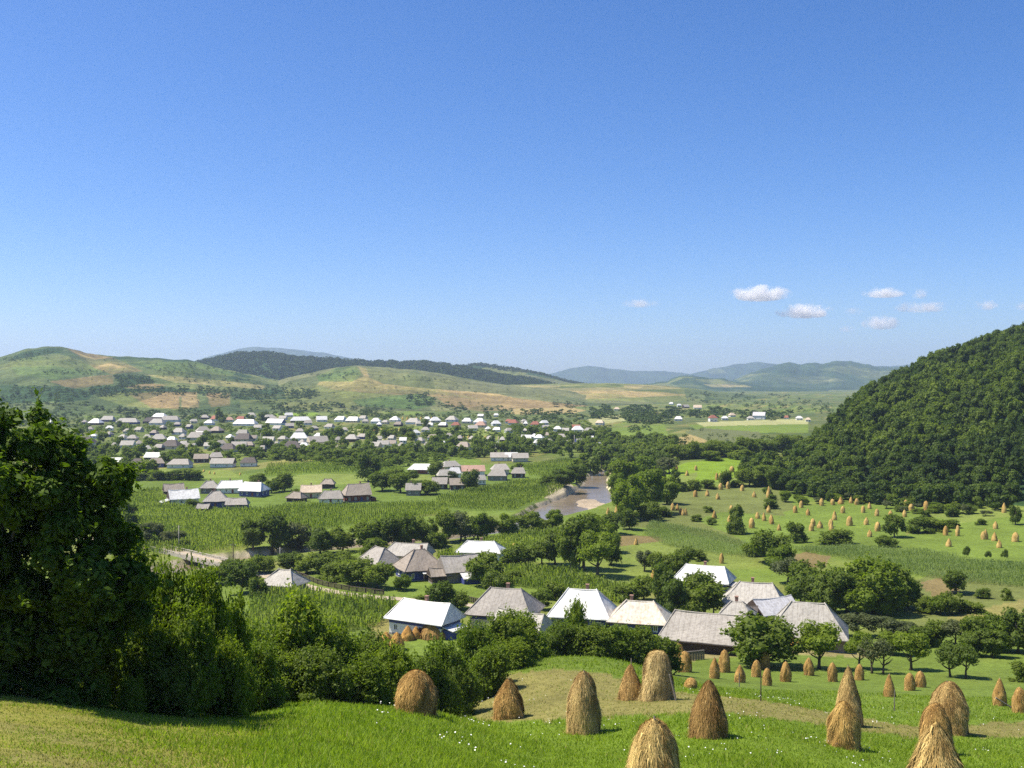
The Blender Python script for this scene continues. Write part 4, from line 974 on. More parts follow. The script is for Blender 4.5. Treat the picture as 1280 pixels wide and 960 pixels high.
# the farm in the cornfield on the left, and the one with the red gable
MIDG = 'houses among the corn fields'
house(229, 630, 11, 8, 2.5, 3.6, 28, 'w', 'white', (0, 0), .6, 'white walled house with a bright white gable roof above the bridge', gable='dark', extra=leanto('left', 4, 1.6, 2.6, 'w', 'white'), group=MIDG)
house(217, 620, 8, 6, 2.4, 3.2, 28, 'b', 'dark', (0, 0), .5, 'brown roofed shed tucked behind the bright white gable roof', gable='dark', chimney=False, cat='shed', group=MIDG, name='shed', windows=False)
house(288, 616, 11, 8, 2.5, 3.2, 10, 'w', 'white', (.5, .2), .6, 'long white roofed house, middle of the corn field farm', group=MIDG)
house(318, 620, 10.5, 8, 2.6, 3.6, -16, 'w', 'blue', (.2, .6), .6, 'white hipped roof house over blue walls at the farm edge', group=MIDG)
house(262, 616, 7.5, 7, 2.4, 3.2, 12, 'p', 'grey', (.8, .8), .5, 'pale grey roofed house behind the corn field farmyard', group=MIDG)
house(270, 634, 9, 8, 2.6, 4.0, 12, 'g', 'blue', (.9, .9), .6, 'grey hipped house with blue walls at the centre of the corn field farm', group=MIDG)
house(297, 637, 8, 5.5, 2.2, 2.6, 4, 'g', 'blue', (0, .5), .5, 'long grey shed with blue walls at the edge of the corn', chimney=False, cat='shed', group=MIDG, name='shed', windows=False)
house(255, 641, 4.5, 3.5, 1.7, 1.7, -8, 'g', 'dark', (0, 0), .35, 'small dark shed with a grey roof standing in the corn', chimney=False, cat='shed', group=MIDG, name='shed', windows=False)
house(445, 626, 10.5, 8.5, 2.8, 4.6, 24, 'b', 'red', (.6, .0), .6, 'red brown timber house with a brown hipped roof and dark gable', gable='red', extra=leanto('right', 3, 1.6, 2.4, 'k', 'red'), group=MIDG)
house(389, 622, 8.5, 6.5, 2.6, 3.0, 10, 't', 'cream', (.1, .0), .5, 'tan roofed house beside the red brown timber house', gable='cream', group=MIDG)
house(414, 629, 9.5, 7, 2.2, 3.2, 6, 'g', 'white', (.7, .5), .6, 'grey roofed house with white walls before the tan roof', group=MIDG)
house(410, 610, 6, 5, 2, 2.6, 0, 'b', 'dark', (.8, .8), .5, 'little brown grey barn behind the tan roofed house', chimney=False, cat='barn', group=MIDG, name='barn', windows=False)
house(371, 627, 7, 5, 1.7, 2.6, -20, 'b', 'dark', (.9, .9), .5, 'low brown grey shed at the end of the tan roofed farm', chimney=False, cat='shed', group=MIDG, name='shed', windows=False)
# further houses: px, base, width in pixels, roof, wall, turn
MID = [(529,592,40,'w','red',-8),(562,588,26,'p','cream',30),(591,594,32,'k','white',8),(602,606,11,'p','white',8),(624,576,24,'g','white',0),(639,576,17,'w','white',0),(650,577,22,'g','cream',6),(625,592,24,'g','cream',10),(622,600,26,'g','grey',-6),(648,597,19,'g','dark',0),
 (550,611,20,'g','dark',-4),(572,612,22,'b','dark',10),(568,597,18,'m','white',0),(555,600,18,'p','grey',15),(517,619,20,'g','grey',0),(195,576,27,'w','dark',-4),(195,584,21,'b','blue',24),(225,585,31,'g','white',0),(252,578,19,'b','dark',8),(270,576,17,'g','dark',20),(279,584,32,'p','white',0),(311,583,22,'d','white',6),(146,582,15,'w','dark',0),(172,583,14,'d','dark',0)]
for px, py, w, rf, wl, rot in MID:
    dd = hit(px, py, ground_z)[1]; L = w * dd / F * .86
    house(px, py, L, min(L * .75, 8.5), 2.4, 3.0 if w > 16 else 2.4, rot, rf, wl, (.7, .5) if random.random() < .6 else (0, 0), .5, f'{ROOF_WORD[rf]} roofed house with {"dark timber" if wl == "dark" else wl if wl != "red" else "red brown"} walls', detail=1, chimney=random.random() < .4, wpx=w, group='houses in the middle of the valley', full=False)
FARH = """135,527,16,p 120,531,16,w 160,530,28,p 192,529,26,d 200,523,20,w 213,527,24,g 197,531,18,p 61,530,10,w 256,524,10,g 271,526,12,r 262,531,11,w 287,527,10,k 301,526,10,r 307,532,30,w 314,522,12,p
224,543,15,p 254,542,18,g 271,541,15,b 245,550,20,g 250,546,9,w 303,545,14,p 304,552,20,d 199,552,18,p 154,550,10,p 166,551,12,g 160,560,16,p 215,561,24,d 229,559,10,p 238,562,12,g 108,557,24,d 262,561,12,p 286,565,20,d 299,562,18,g
337,525,16,p 345,531,24,w 361,521,9,w 376,528,26,w 385,531,10,g 402,527,13,w 426,527,13,w 441,528,16,w 454,525,10,p 457,529,8,p 470,529,12,w 474,533,6,w 482,530,8,p 494,527,12,w 517,530,18,p 524,532,9,p 534,526,8,w 544,528,13,w 538,534,7,w 565,527,14,p 570,534,11,r 584,529,12,w 600,530,14,w 601,534,14,k 620,532,11,w 620,521,6,w 601,522,7,w 636,529,8,r 591,538,11,p 621,540,9,w 610,539,6,w 519,544,11,w 354,525,9,p 347,538,10,p
336,554,14,p 374,551,22,w 397,556,24,g 398,548,8,w 365,563,23,d 380,562,14,w 378,557,9,p 440,552,16,p 469,561,14,p 479,559,14,p 489,558,12,b 520,563,13,p 553,559,7,w 580,562,17,b 323,537,10,p 362,535,10,g
642,531,12,r 655,529,6,p 657,532,5,w 669,533,11,r 680,531,9,w 697,539,10,w 707,541,8,p 722,540,14,w 720,537,10,r 736,541,10,p 658,551,12,w 668,549,7,w 674,554,11,w 671,557,7,w 711,558,11,p 725,556,10,p 750,561,9,w 784,564,8,t 622,560,6,w
848,526,10,w 891,527,10,r 906,525,8,w 915,521,8,t 949,524,15,m 938,525,8,p 999,525,8,w 983,524,5,r 1010,527,6,t 849,508,5,w 857,510,8,p 839,506,5,w 872,511,10,t 771,513,7,t 750,531,10,t 728,545,6,w"""
_r = random.Random(12); _z = [(100,528),(330,528),(640,528),(735,536),(740,556),(560,562),(330,566),(130,566)]
for _ in range(900):
    x, y = _r.uniform(100, 745), _r.uniform(526, 566)
    if in_poly(np.array([x]), np.array([y]), _z)[0] and not any(abs(x - a) < 13 and abs(y - b) < 6 for a, b in [tuple(map(float, q.split(',')[:2])) for q in FARH.split()]) and not any(in_poly(np.array([x]), np.array([y]), Pp)[0] for n_, d_, Pp in PATCH if n_ in ('pale', 'strip')):
        FARH += f' {int(x)},{int(y)},{_r.randint(6, 11)},{_r.choice("ppgwgb")}'
    if len(FARH.split()) > 178: break
for it in FARH.split():
    px, py, w, rf = it.split(','); px, py, w = int(px), int(py), int(w)
    dd = hit(px, py, all_z if py < 518 else ground_z)
    L = w * dd[1] / F * .9; tall = py < 515
    HOUSE_PX.append((px, py, w))
    root = empty('house', (dd[0], dd[1], dd[2] - .3), math.radians(random.choice([-22, -12, -6, 0, 8, 16, 28])))
    two = (px in (949, 891, 674)); wh = 4.8 if two else 2.5; L *= 1.06; W = min(max(L * .78, 5.5), 10); rh = W * .47
    wl = random.choice(['white', 'white', 'white', 'cream', 'blue', 'dark'] if rf != 'd' else ['cream', 'dark', 'white'])
    MB().box(-L / 2, -W / 2, -.8, L / 2, W / 2, wh).build('wall', WALL[wl] if rf not in 'wr' or random.random() < .4 else M_WHITE, root)
    h0, h1 = random.choice([(0, 0), (.8, .8), (.7, .7), (.9, .9), (.6, .3)])
    mb, mats = roof_mesh(L, W, wh + .004, rh, .5, min(h0 * W * .5, L * .45), min(h1 * W * .5, L * .45), WALL[wl], ROOF[rf]); mb.build('roof', mats, root)
    for s in (-.27, .27):
        mb = MB(); mb.box(L * s - .5, -W / 2 - .04, 1.0, L * s + .5, -W / 2 + .02, 2.2); mb.build('window', M_GLASS, root)
    thing(root, px, py - 4, f'{"two storey " if two else "long " if w > 21 else "tiny " if w < 9 else "small " if w < 13 else ""}{ROOF_WORD[rf]} roofed house', 'house', 'houses of the far village', False)

# ------------------------------------------------------------------ hay
def mat_hay(name, lo, hi):
    m, nt, _, _ = material(name); co = obj_co(nt)
    f = noise(nt, co, 14, 5, .7, (1, 1, .18)); b = noise(nt, co, 1.7, 4, .6)
    c = ramp(nt, f, lo, hi, .25, .75)
    c = mul(nt, c, ramp(nt, b, (.62, .56, .50), (1.12, 1.1, 1.05), .33, .66))
    c = mul(nt, c, obj_col(nt))
    out_bsdf(nt, princ(nt, c, .95, 0, .08, bump(nt, f, .9, .06))); return m
M_HAY = mat_hay('weathered hay', (.38, .275, .108), (.69, .55, .255))
def mat_straw():
    m, nt, nodes, links = material('hay straws')
    t = attr(nt, 'tint', 'Fac'); c = ramp(nt, t, (.34, .245, .095), (.84, .68, .34), 0, 1)
    c = mul(nt, c, ramp(nt, noise(nt, obj_co(nt), 1.4, 4, .6), (.58, .50, .44), (1.15, 1.12, 1.05), .35, .65))
    c = mul(nt, c, obj_col(nt))
    out_bsdf(nt, princ(nt, c, .9, 0, .1)); return m
M_STRAW = mat_straw()
PROF = {'dome': [(0,.84),(.06,.94),(.2,1.0),(.42,1.0),(.6,.94),(.74,.82),(.86,.63),(.94,.42),(1,.08)],
        'tall': [(0,.90),(.08,.97),(.25,1.0),(.48,.97),(.66,.87),(.80,.70),(.90,.50),(.96,.30),(1,.06)],
        'pear': [(0,.86),(.08,.96),(.28,1.0),(.46,.94),(.60,.80),(.73,.61),(.85,.41),(.94,.24),(1,.05)],
        'cone': [(0,.88),(.07,.99),(.2,1.0),(.38,.90),(.56,.72),(.74,.50),(.88,.29),(.96,.15),(1,.03)],
        'flat': [(0,.96),(.1,1.0),(.4,.93),(.7,.80),(.88,.66),(.96,.48),(1,.1)]}
def hay_mesh(name, prof, seed, straws=0, nr=40, nz=26, slen=.10):
    """1 m radius, 1 m tall"""
    r = np.random.default_rng(seed); P = PROF[prof]
    hz = np.linspace(0, 1, nz) ** .9; rr = pchip([p[0] for p in P], [p[1] for p in P], hz)
    a = np.linspace(0, 2 * PI, nr, endpoint=False)
    A, Hh = np.meshgrid(a, hz); Rr = np.tile(rr[:, None], (1, nr))
    ca, sa = np.cos(A), np.sin(A)
    Rr = Rr * (.97 + .30 * fbm(ca * 2.0 + seed, sa * 2.0 + Hh * 3.5, seed, 5) + .07 * vnoise(ca * 6 + Hh * 4, sa * 6 + seed, seed + 2))
    lean = .07 * r.normal(size=2)
    X = Rr * ca + lean[0] * Hh; Y = Rr * sa + lean[1] * Hh
    V = np.stack([X, Y, Hh], -1).reshape(-1, 3)
    i = np.arange(nz - 1)[:, None] * nr + np.arange(nr)[None]; j = np.arange(nz - 1)[:, None] * nr + (np.arange(nr) + 1)[None] % nr
    Fq = np.stack([i, j, j + nr, i + nr], -1).reshape(-1, 4)
    top = V[-nr:].mean(0) + np.array([0, 0, .015])
    V = np.vstack([V, top]); nb = len(V)
    last = (nz - 1) * nr
    caps = [(last + k, last + (k + 1) % nr, nb - 1) for k in range(nr)]
    me = bpy.data.meshes.new(name)
    AV = [V]; loops = [Fq.ravel(), np.array(caps).ravel()]; starts = [np.arange(len(Fq)) * 4, len(Fq) * 4 + np.arange(nr) * 3]
    mi = [np.zeros(len(Fq) + nr, np.int32)]; tint = [np.full(nb, .5)]
    if straws:
        t = r.uniform(size=straws) ** 1.05; th = r.uniform(0, 2 * PI, straws)
        k = np.clip((np.interp(t, hz, np.arange(nz))).astype(int), 0, nz - 2); q = ((th / (2 * PI)) * nr).astype(int) % nr
        B = V[(k * nr + q)] + r.normal(size=(straws, 3)) * .012
        out = np.stack([np.cos(th), np.sin(th), np.zeros(straws)], 1); tan = np.stack([-np.sin(th), np.cos(th), np.zeros(straws)], 1)
        dirv = unit(out * (r.uniform(.05, .38, straws) + (r.uniform(size=straws) < .38) * .65)[:, None] + tan * r.normal(size=(straws, 1)) * .45 + np.array([0, 0, -1]) * r.uniform(.25, 1, straws)[:, None])
        ln = slen * r.uniform(.5, 1.6, straws)[:, None]; wd = tan * ((.0075 if straws > 9000 else .016) * r.uniform(.5, 1.3, straws) * np.where(r.uniform(size=straws) < .12, 3.2, 1))[:, None]
        B = B + out * .012
        g = r.uniform(size=straws) < .05                          # loose hay fallen round the foot
        rg = (1.0 + np.abs(r.normal(size=straws)) * .22)[:, None]
        B = np.where(g[:, None], out * rg * (.9, .9, 0) + np.array([0, 0, .05]), B); dirv = np.where(g[:, None], unit(r.normal(size=(straws, 3)) * (1, 1, .15)), dirv)
        S = np.stack([B - wd, B + wd, B + dirv * ln + out * .01], 1).reshape(-1, 3)
        AV.append(S); n0 = len(Fq) * 4 + nr * 3
        loops.append(nb + np.arange(straws * 3)); starts.append(n0 + np.arange(straws) * 3); mi.append(np.ones(straws, np.int32)); tint.append(np.repeat(np.clip(r.normal(.5, .28, straws), 0, 1), 3))
    AV = np.concatenate(AV).astype(np.float32); li = np.concatenate(loops).astype(np.int32); st = np.concatenate(starts).astype(np.int32)
    me.vertices.add(len(AV)); me.vertices.foreach_set('co', AV.ravel()); me.loops.add(len(li)); me.loops.foreach_set('vertex_index', li)
    me.polygons.add(len(st)); me.polygons.foreach_set('loop_start', st)
    me.materials.append(M_HAY); me.materials.append(M_STRAW); me.polygons.foreach_set('material_index', np.concatenate(mi))
    sm = np.concatenate(mi) == 0; me.polygons.foreach_set('use_smooth', sm)
    at = me.attributes.new('tint', 'FLOAT', 'POINT'); at.data.foreach_set('value', np.concatenate(tint).astype(np.float32))
    me.update(calc_edges=True); return me
HAYM = {(p, q): [hay_mesh('hay', p, 40 + 7 * i + 3 * len(p), {2: 42000, 1: 2600, 0: 0}[q], *({2: (90, 60, .15), 1: (36, 22, .13), 0: (16, 11, .1)}[q])) for i in range({2: 2, 1: 3, 0: 3}[q])] for p in PROF for q in (2, 1, 0)}
M_POLE = mat_flat('grey hay pole', (.27, .23, .18), .95, .1, .3, 6, stretch=(1, 1, .3))
POLE = MB().tube([(0, 0, -.2), (.015, .01, .5), (0, 0, 1)], [.05, .045, .035], 7)
POLE_ME = new_mesh('pole', POLE.v, POLE.f, [M_POLE], smooth=True)
def stack_(px, py, w, h, prof, desc, d=None, tone=(1, 1, 1), pole=.06, q=1, group='hay stacks on the meadows', full=False):
    p = gp(px, d) if d else hit(px, py, ground_z)
    m = p[1] / F
    if d: H = (480 - (py - h)) * m - p[2]
    else: H = h * m
    R = w * m / 2
    o = empty('haystack', (p[0], p[1], p[2] - .05 * H), random.uniform(0, 2 * PI))
    me = random.choice(HAYM[(prof, q)])
    hy = link('hay', me, o, scale=(R, R * random.uniform(.92, 1.08), H * 1.05)); hy.color = (*tone, 1)
    if pole and q:
        pl = link('pole', POLE_ME, o, scale=(1.0, 1.0, H * (1.04 + pole)))
    return thing(o, px, py - h / 2, desc, 'haystack', group, full)
BR = (.84, .70, .55); DK = (.60, .49, .40); YL = (1.12, 1.08, .95); GN = (1, 1, 1)
stack_(818, 960, 72, 60, 'dome', 'big golden haystack cut off by the bottom edge, nearest to the viewer', 36, YL, .05, 2, full=True)
stack_(1175, 960, 100, 54, 'cone', 'golden cone shaped haystack cut off at the bottom of the picture', 34, YL, .0, 2, full=True)
stack_(730, 914, 39, 74, 'tall', 'tall haystack with pale top and protruding pole, alone on the mown slope', 70, (.95, .9, .85), .04, 2, full=True)
stack_(886, 918, 47, 67, 'pear', 'dark brown haystack with hunched shoulders on the green meadow', 62, DK, .0, 2, full=True)
stack_(521, 891, 47, 54, 'dome', 'squat round brown haystack beside the leafy bushes', 60, BR, .0, 2, full=True)
stack_(636, 899, 34, 50, 'pear', 'narrow brown haystack at the near edge of the mown hump', 80, BR, .06, 2, full=True)
f7 = stack_(821, 868, 38, 55, 'flat', 'broad flat topped haystack with boards leaning on its flank', 84, GN, 0, 2, full=True)
stack_(789, 865, 30, 34, 'cone', 'low pointed haystack leaning against the broad flat topped stack', 85.5, (.85, .74, .62), .2, 2, full=True)
stack_(1060, 892, 33, 58, 'cone', 'tall pale pointed haystack standing just behind a stubby golden one', 80, (1, .95, .85), .05, 2, full=True)
stack_(1056, 931, 38, 54, 'tall', 'stubby golden brown haystack before the tall pale pointed one', 66, (1, .88, .66), 0, 2, full=True)
stack_(1184, 906, 43, 54, 'tall', 'wide olive brown haystack behind two others near the lower corner', 80, (.85, .78, .7), .03, 2, full=True)
stack_(1171, 924, 38, 44, 'dome', 'brown round shouldered haystack between the golden cone and the wide one', 68, BR, .0, 2, full=True)
def board():
    mb = MB(); mb.tube([(0, 0, 0), (-.5, .2, 2.1)], [.09, .06], 6); p = gp(845, 82.2)
    o = mb.build('board', M_GWOOD, None, loc=p); thing(o, 838, 860, 'grey board leaning against the broad flat topped haystack', 'board', full=True)
board()
for px, py, w, h, pr, t in [(848,828,16,24,'tall',DK),(856,840,17,26,'tall',BR),(893,848,13,26,'pear',BR),(905,840,14,28,'tall',BR),(925,853,13,22,'pear',BR),(945,846,12,21,'tall',BR),(957,836,12,22,'tall',(.85,.72,.58)),(959,857,12,22,'tall',BR),(863,860,15,13,'dome',BR),(982,852,13,25,'tall',BR),(1011,844,12,22,'tall',BR),(1041,852,12,24,'tall',BR),(1074,850,11,20,'tall',BR),
     (1112,871,15,28,'cone',BR),(1137,863,14,22,'tall',BR),(1151,859,13,20,'tall',BR),(1250,882,16,34,'pear',BR),(1275,891,18,32,'tall',BR),(1002,800,13,22,'tall',(1.1,.8,.45)),(995,812,12,12,'dome',(1.05,.78,.45)),(1290,866,14,26,'tall',BR)]:
    stack_(px, py, w, h, pr, {DK: 'small dark brown', BR: 'small brown'}.get(t, 'small orange brown' if t[0] > 1 else 'small pale brown') + ' haystack', None, t, .05, 1, 'small hay stacks on the lower meadow')
stack_(544, 797, 36, 30, 'cone', 'dark brown pointed rick before the white walled house', None, DK, .1, 1, full=True)
for px, py, w, h in [(496,812,20,22),(482,806,16,16),(510,800,15,18),(520,798,13,15)]:
    stack_(px, py, w, h, 'pear', 'orange brown haystack', None, (1.0,.76,.54), .0, 1, 'hay stacks by the white walled house')
OR = (.92, .85, .72)
SMALL = """964,653,7,11 974,663,7,9 1025,660,9,10 1043,650,8,13 1062,657,10,13 1097,664,9,13 1087,671,8,10 1182,669,7,13 1197,670,7,15 1232,674,8,14 1243,676,9,12 1269,677,10,13 1027,632,7,10 1041,631,7,8 1051,630,9,10 1064,629,7,9 1071,631,7,9 1087,636,7,9 1107,626,6,11 1115,629,8,9 1126,632,7,11 1132,633,7,9 1139,638,8,9 1158,638,9,13 994,641,7,10 1010,644,7,9 1096,645,7,10 1113,645,7,8 961,622,9,16 1255,641,7,14
869,621,7,9 884,620,7,9 901,612,7,9 910,611,6,10 915,590,8,8 896,600,5,10 900,598,5,8 870,588,5,7 841,638,6,10 847,638,6,9 851,643,7,10 857,644,6,10 893,648,8,11 947,648,8,9 955,651,7,12 965,655,7,12 940,660,9,14 771,643,7,14 760,643,6,10 785,636,7,12 772,680,9,12 795,681,7,10 819,725,14,18 902,704,7,14 854,644,6,9 643,688,8,10 614,690,8,9"""
for it in SMALL.split():
    px, py, w, h = map(int, it.split(','))
    tn = random.choice([OR, (.88, .80, .66), (.82, .70, .56), (.98, .90, .76)])
    stack_(px, py, w * .82, h * .92, random.choice(['pear', 'cone', 'tall', 'dome']), 'small straw haystack' if h > 9 else 'tiny straw haystack', None, tn, 0, 0, 'hay stacks on the meadows under the wooded hill')
for P, n in (([(850,604),(960,602),(985,640),(900,660),(850,650)], 12), ([(1000,634),(1150,632),(1120,664),(1000,668)], 14), ([(1130,664),(1280,660),(1280,690),(1180,684)], 6), ([(835,588),(930,575),(930,595),(860,602)], 5)):
    r_ = random.Random(n)
    for _ in range(n * 2 // 3):
        for _t in range(60):
            x, y = r_.uniform(min(p[0] for p in P), max(p[0] for p in P)), r_.uniform(min(p[1] for p in P), max(p[1] for p in P))
            if in_poly(np.array([x]), np.array([y]), P)[0] and all(abs(x - b) + abs(y - c) > 9 for _o, b, c, *_r in THINGS): break
        s_ = .8 + .5 * (y - 580) / 100
        stack_(x, y, 5.2 * s_, 8 * s_, r_.choice(['pear', 'cone', 'tall']), 'tiny straw haystack', None, (.95, .88, .74), 0, 0, 'hay stacks on the meadows under the wooded hill')
STOOK = [(462 + 3.1 * i, 539 - .05 * i) for i in range(16)] + [(552 + 5.5 * i, 548 + (i % 2) * .8) for i in range(15)] + [(503 + 6 * i, 524.5) for i in range(8)] + [(190 + 7 * i, 513 + (i % 3)) for i in range(14)] + [(455 + 9 * i, 548 + 1.2 * (i % 3)) for i in range(6)] + [(262, 592), (268, 593), (255, 590), (300, 594)]
for px, py in STOOK:
    stack_(px + random.uniform(-.6, .6), py, 2.6, 3.6, 'pear', 'tiny yellow stook on a field strip', None, (1.25, 1.15, .8), 0, 0, 'yellow stooks on the far field strips')
# ------------------------------------------------------------------ bridge, road, fences, poles
M_CONC = mat_flat('pale concrete', (.42, .38, .32), .9, .2, .3, 1.5)
M_DIRT = mat_flat('dusty road', (.40, .33, .24), .95, .1, .25, .8)
def bridge():
    a = hit(196, 687, base_z); b = hit(292, 709, base_z)
    mid = (a + b) / 2; L = float(np.hypot(*(b - a)[:2])); ang = math.atan2(b[1] - a[1], b[0] - a[0])
    z = max(a[2], b[2]) + .5
    o = empty('bridge', (mid[0], mid[1], z), ang)
    MB().box(-L / 2, -2.4, -.75, L / 2, 2.4, 0).build('deck', M_CONC, o)
    MB().box(-L / 2, -1.9, .004, L / 2, 1.9, .03).build('roadway', M_DIRT, o)
    for s in (-1, 1):
        mb = MB(); mb.box(-L / 2, s * 2.25 - .12, .004, L / 2, s * 2.25 + .12, .32)
        n = 13
        for k in range(n): x = -L / 2 + .3 + (L - .6) * k / (n - 1); mb.box(x - .12, s * 2.25 - .1, .322, x + .12, s * 2.25 + .1, .6)
        mb.box(-L / 2, s * 2.25 - .14, .602, L / 2, s * 2.25 + .14, .74); mb.build('parapet', M_CONC, o)
    for x, w in ((-L * .31, .9), (L * .22, .7)): MB().box(x - w / 2, -2.2, -5.5, x + w / 2, 2.2, -.753).build('pier', M_CONC, o)
    for s in (-1, 1): MB().box(s * L / 2 - 1.6, -2.6, -5.5, s * L / 2 + 1.6, 2.6, -.757).build('abutment', M_CONC, o)
    thing(o, 245, 698, 'pale concrete bridge with parapets carrying the dusty road over the hidden river', 'bridge', full=True)
bridge()
def ribbon(name, pts, w, mat, label, cat):
    P = np.array([hit(x, y, base_z) for x, y in pts]); P = _resample(P, 60); V = []
    for k in range(len(P)):
        t = P[min(k + 1, len(P) - 1), :2] - P[max(k - 1, 0), :2]; t = t / np.hypot(*t); n = np.array([-t[1], t[0]])
        for s in (1, .33, -.33, -1):
            q = P[k, :2] + n * s * w / 2 * (1 + .25 * vnoise(k * .7, s * 3, 5)); V.append((q[0], q[1], float(ground_z(np.array([q[0]]), np.array([q[1]]))[0]) + .07))
    setting(link(name, new_mesh(name, V, grid_faces(len(P), 4)[:, ::-1], [mat], smooth=True)), label=label, cat=cat)
ribbon('road', [(293, 709), (340, 722), (400, 737), (450, 745), (515, 750), (545, 752), (575, 755), (600, 759), (640, 768)], 3.4, M_DIRT, 'dusty village road running from the bridge past the farms', 'road')
ribbon('path', [(20, 671), (110, 673), (196, 687)], 3.2, M_DIRT, 'dusty road leading up to the bridge', 'road')
def fence(pts, desc, mat=M_DWOOD, h=1.0):
    P = np.array([hit(x, y, base_z) for x, y in pts]); P = _resample(P, 16)
    z = ground_z(P[:, 0], P[:, 1]); P[:, 2] = z
    o = empty('fence', P[0]); B = P - P[0]
    for k in range(len(B)):
        MB().box(B[k, 0] - .07, B[k, 1] - .07, B[k, 2] - .3, B[k, 0] + .07, B[k, 1] + .07, B[k, 2] + h + .1).build('post', mat, o)
    mb = MB()
    for k in range(len(B) - 1):
        a, b = Vector(B[k]), Vector(B[k + 1]); n = 7
        for j in range(n):
            p = a.lerp(b, (j + .15) / n); q = a.lerp(b, (j + .9) / n)
            hh = h * (.9 + .12 * ((j * 7 + k * 3) % 5) / 5)
            mb.add([(p.x, p.y, p.z + .05), (q.x, q.y, q.z + .05), (q.x, q.y, q.z + hh), (p.x, p.y, p.z + hh), (p.x, p.y + .04, p.z + .05), (q.x, q.y + .04, q.z + .05), (q.x, q.y + .04, q.z + hh), (p.x, p.y + .04, p.z + hh)],
                   [(0, 1, 2, 3), (7, 6, 5, 4), (3, 2, 6, 7), (1, 0, 4, 5), (1, 5, 6, 2), (0, 3, 7, 4)])
    mb.build('boards', mat, o)
    c = MB(); c.tube([(x, y, w + h + .12) for x, y, w in B], [.11] * len(B), 5); c.build('rail', mat, o)
    thing(o, sum(p[0] for p in pts) / len(pts), sum(p[1] for p in pts) / len(pts), desc, 'fence', full=True)
fence([(370, 719), (400, 731), (440, 739), (480, 744)], 'dark plank fence under the garden trees along the dusty road')
fence([(556, 748), (585, 752), (600, 755)], 'dark plank fence beside the road behind the bright white roof')
fence([(838, 822), (858, 826), (880, 824)], 'grey paling fence under the long thatched barn', M_GWOOD, 1.3)
def pole(px, py, top, desc, w=.16, lamp=False, mat=None):
    p = hit(px, py, ground_z); H = (py - top) * p[1] / F
    o = empty('utility_pole', p); mt = mat or M_CONC
    MB().tube([(0, 0, -.4), (0, 0, H)], [w, w * .65], 8).build('pole', mt, o, smooth=True)
    MB().box(-.7, -.06, H - .55, .7, .06, H - .43).build('crossarm', M_GWOOD, o)
    for x in (-.6, 0, .6): MB().tube([(x, 0, H - .43), (x, 0, H - .25)], [.05, .04], 6).build('insulator', M_TRIM, o)
    if lamp: MB().tube([(0, 0, H - .2), (.3, -.3, H + .15), (.9, -.6, H + .2)], [.05, .05, .1], 6).build('lamp', M_TRIM, o)
    thing(o, px, (py + top) / 2, desc, 'pole', 'utility poles', True)
pole(223.5, 689, 657, 'pale concrete pole standing at the end of the bridge')
pole(291.5, 710, 679, 'dark wooden pole at the near end of the bridge', mat=M_DWOOD)
pole(350, 702, 684, 'pale pole among the trees beside the hipped roof house')
pole(892, 770, 724, 'white lamp pole before the round tree and white roof', lamp=True, w=.17)
pole(623, 560, 546, 'pale pole beside a small white roof in the far village', w=.3)
pole(718, 562, 544, 'pale pole among the trees near the river bend', w=.3)
pole(792, 562, 550, 'pale pole left of the eroded pink bank', w=.3)
pole(548, 718, 698, 'thin grey pole between the pyramid roof and the barn', w=.12)
pole(326, 556, 541, 'thin pale pole standing over the far village gardens', w=.25)
pole(523, 556, 545, 'thin pole behind a small pale roof by the yellow stooks', w=.25)
def stakes():
    for px, d, h, dsc in ((576, 98, 1.0, 'short white stake at the edge of the bushes'), (951, 85, 2.6, 'thin dark sapling stake on the dry strip before the lower meadow'), (924, 118, 1.7, 'thin pale stake below a small brown haystack'), (1118, 96, 2.0, 'thin stake standing in the meadow below a cone shaped stack')):
        p = gp(px, d); o = MB().tube([(0, 0, -.2), (.02, .02, h)], [.055, .035], 6).build('stake', M_TRIM if px == 576 else M_DWOOD if px == 951 else M_GWOOD, None, loc=p); thing(o, px, 480 - F * (p[2] + h / 2) / d, dsc, 'stake', full=True)
    p = gp(1256, 100); o = MB().tube([(-.9, 0, 1.2), (1.0, .2, .02)], [.08, .07], 6).build('leaning_pole', M_GWOOD, None, loc=p); thing(o, 1258, 890, 'grey pole leaning from a brown haystack down to the grass', 'pole', full=True)
stakes()

HD2 = np.exp(np.linspace(math.log(420), math.log(8000), 340))
RL2 = list(RIDGES.values())
def fhit(px, py):
    u = (px - 640) / F; v = (480 - py) / F; uu = np.full(len(HD2), u)
    z = table_z(uu, HD2)
    for R in RL2:
        if R.u[0] <= u <= R.u[-1]: z = np.maximum(z, R.z(uu, HD2))
    g = z - v * HD2; w = np.nonzero(g >= 0)[0]; k = w[0] if len(w) else len(HD2) - 1
    if k:
        t = min(max(-g[k - 1] / (g[k] - g[k - 1] + 1e-9), 0), 1); d = HD2[k - 1] + (HD2[k] - HD2[k - 1]) * t
    else: d = HD2[0]
    return np.array([u * d, d, v * d])
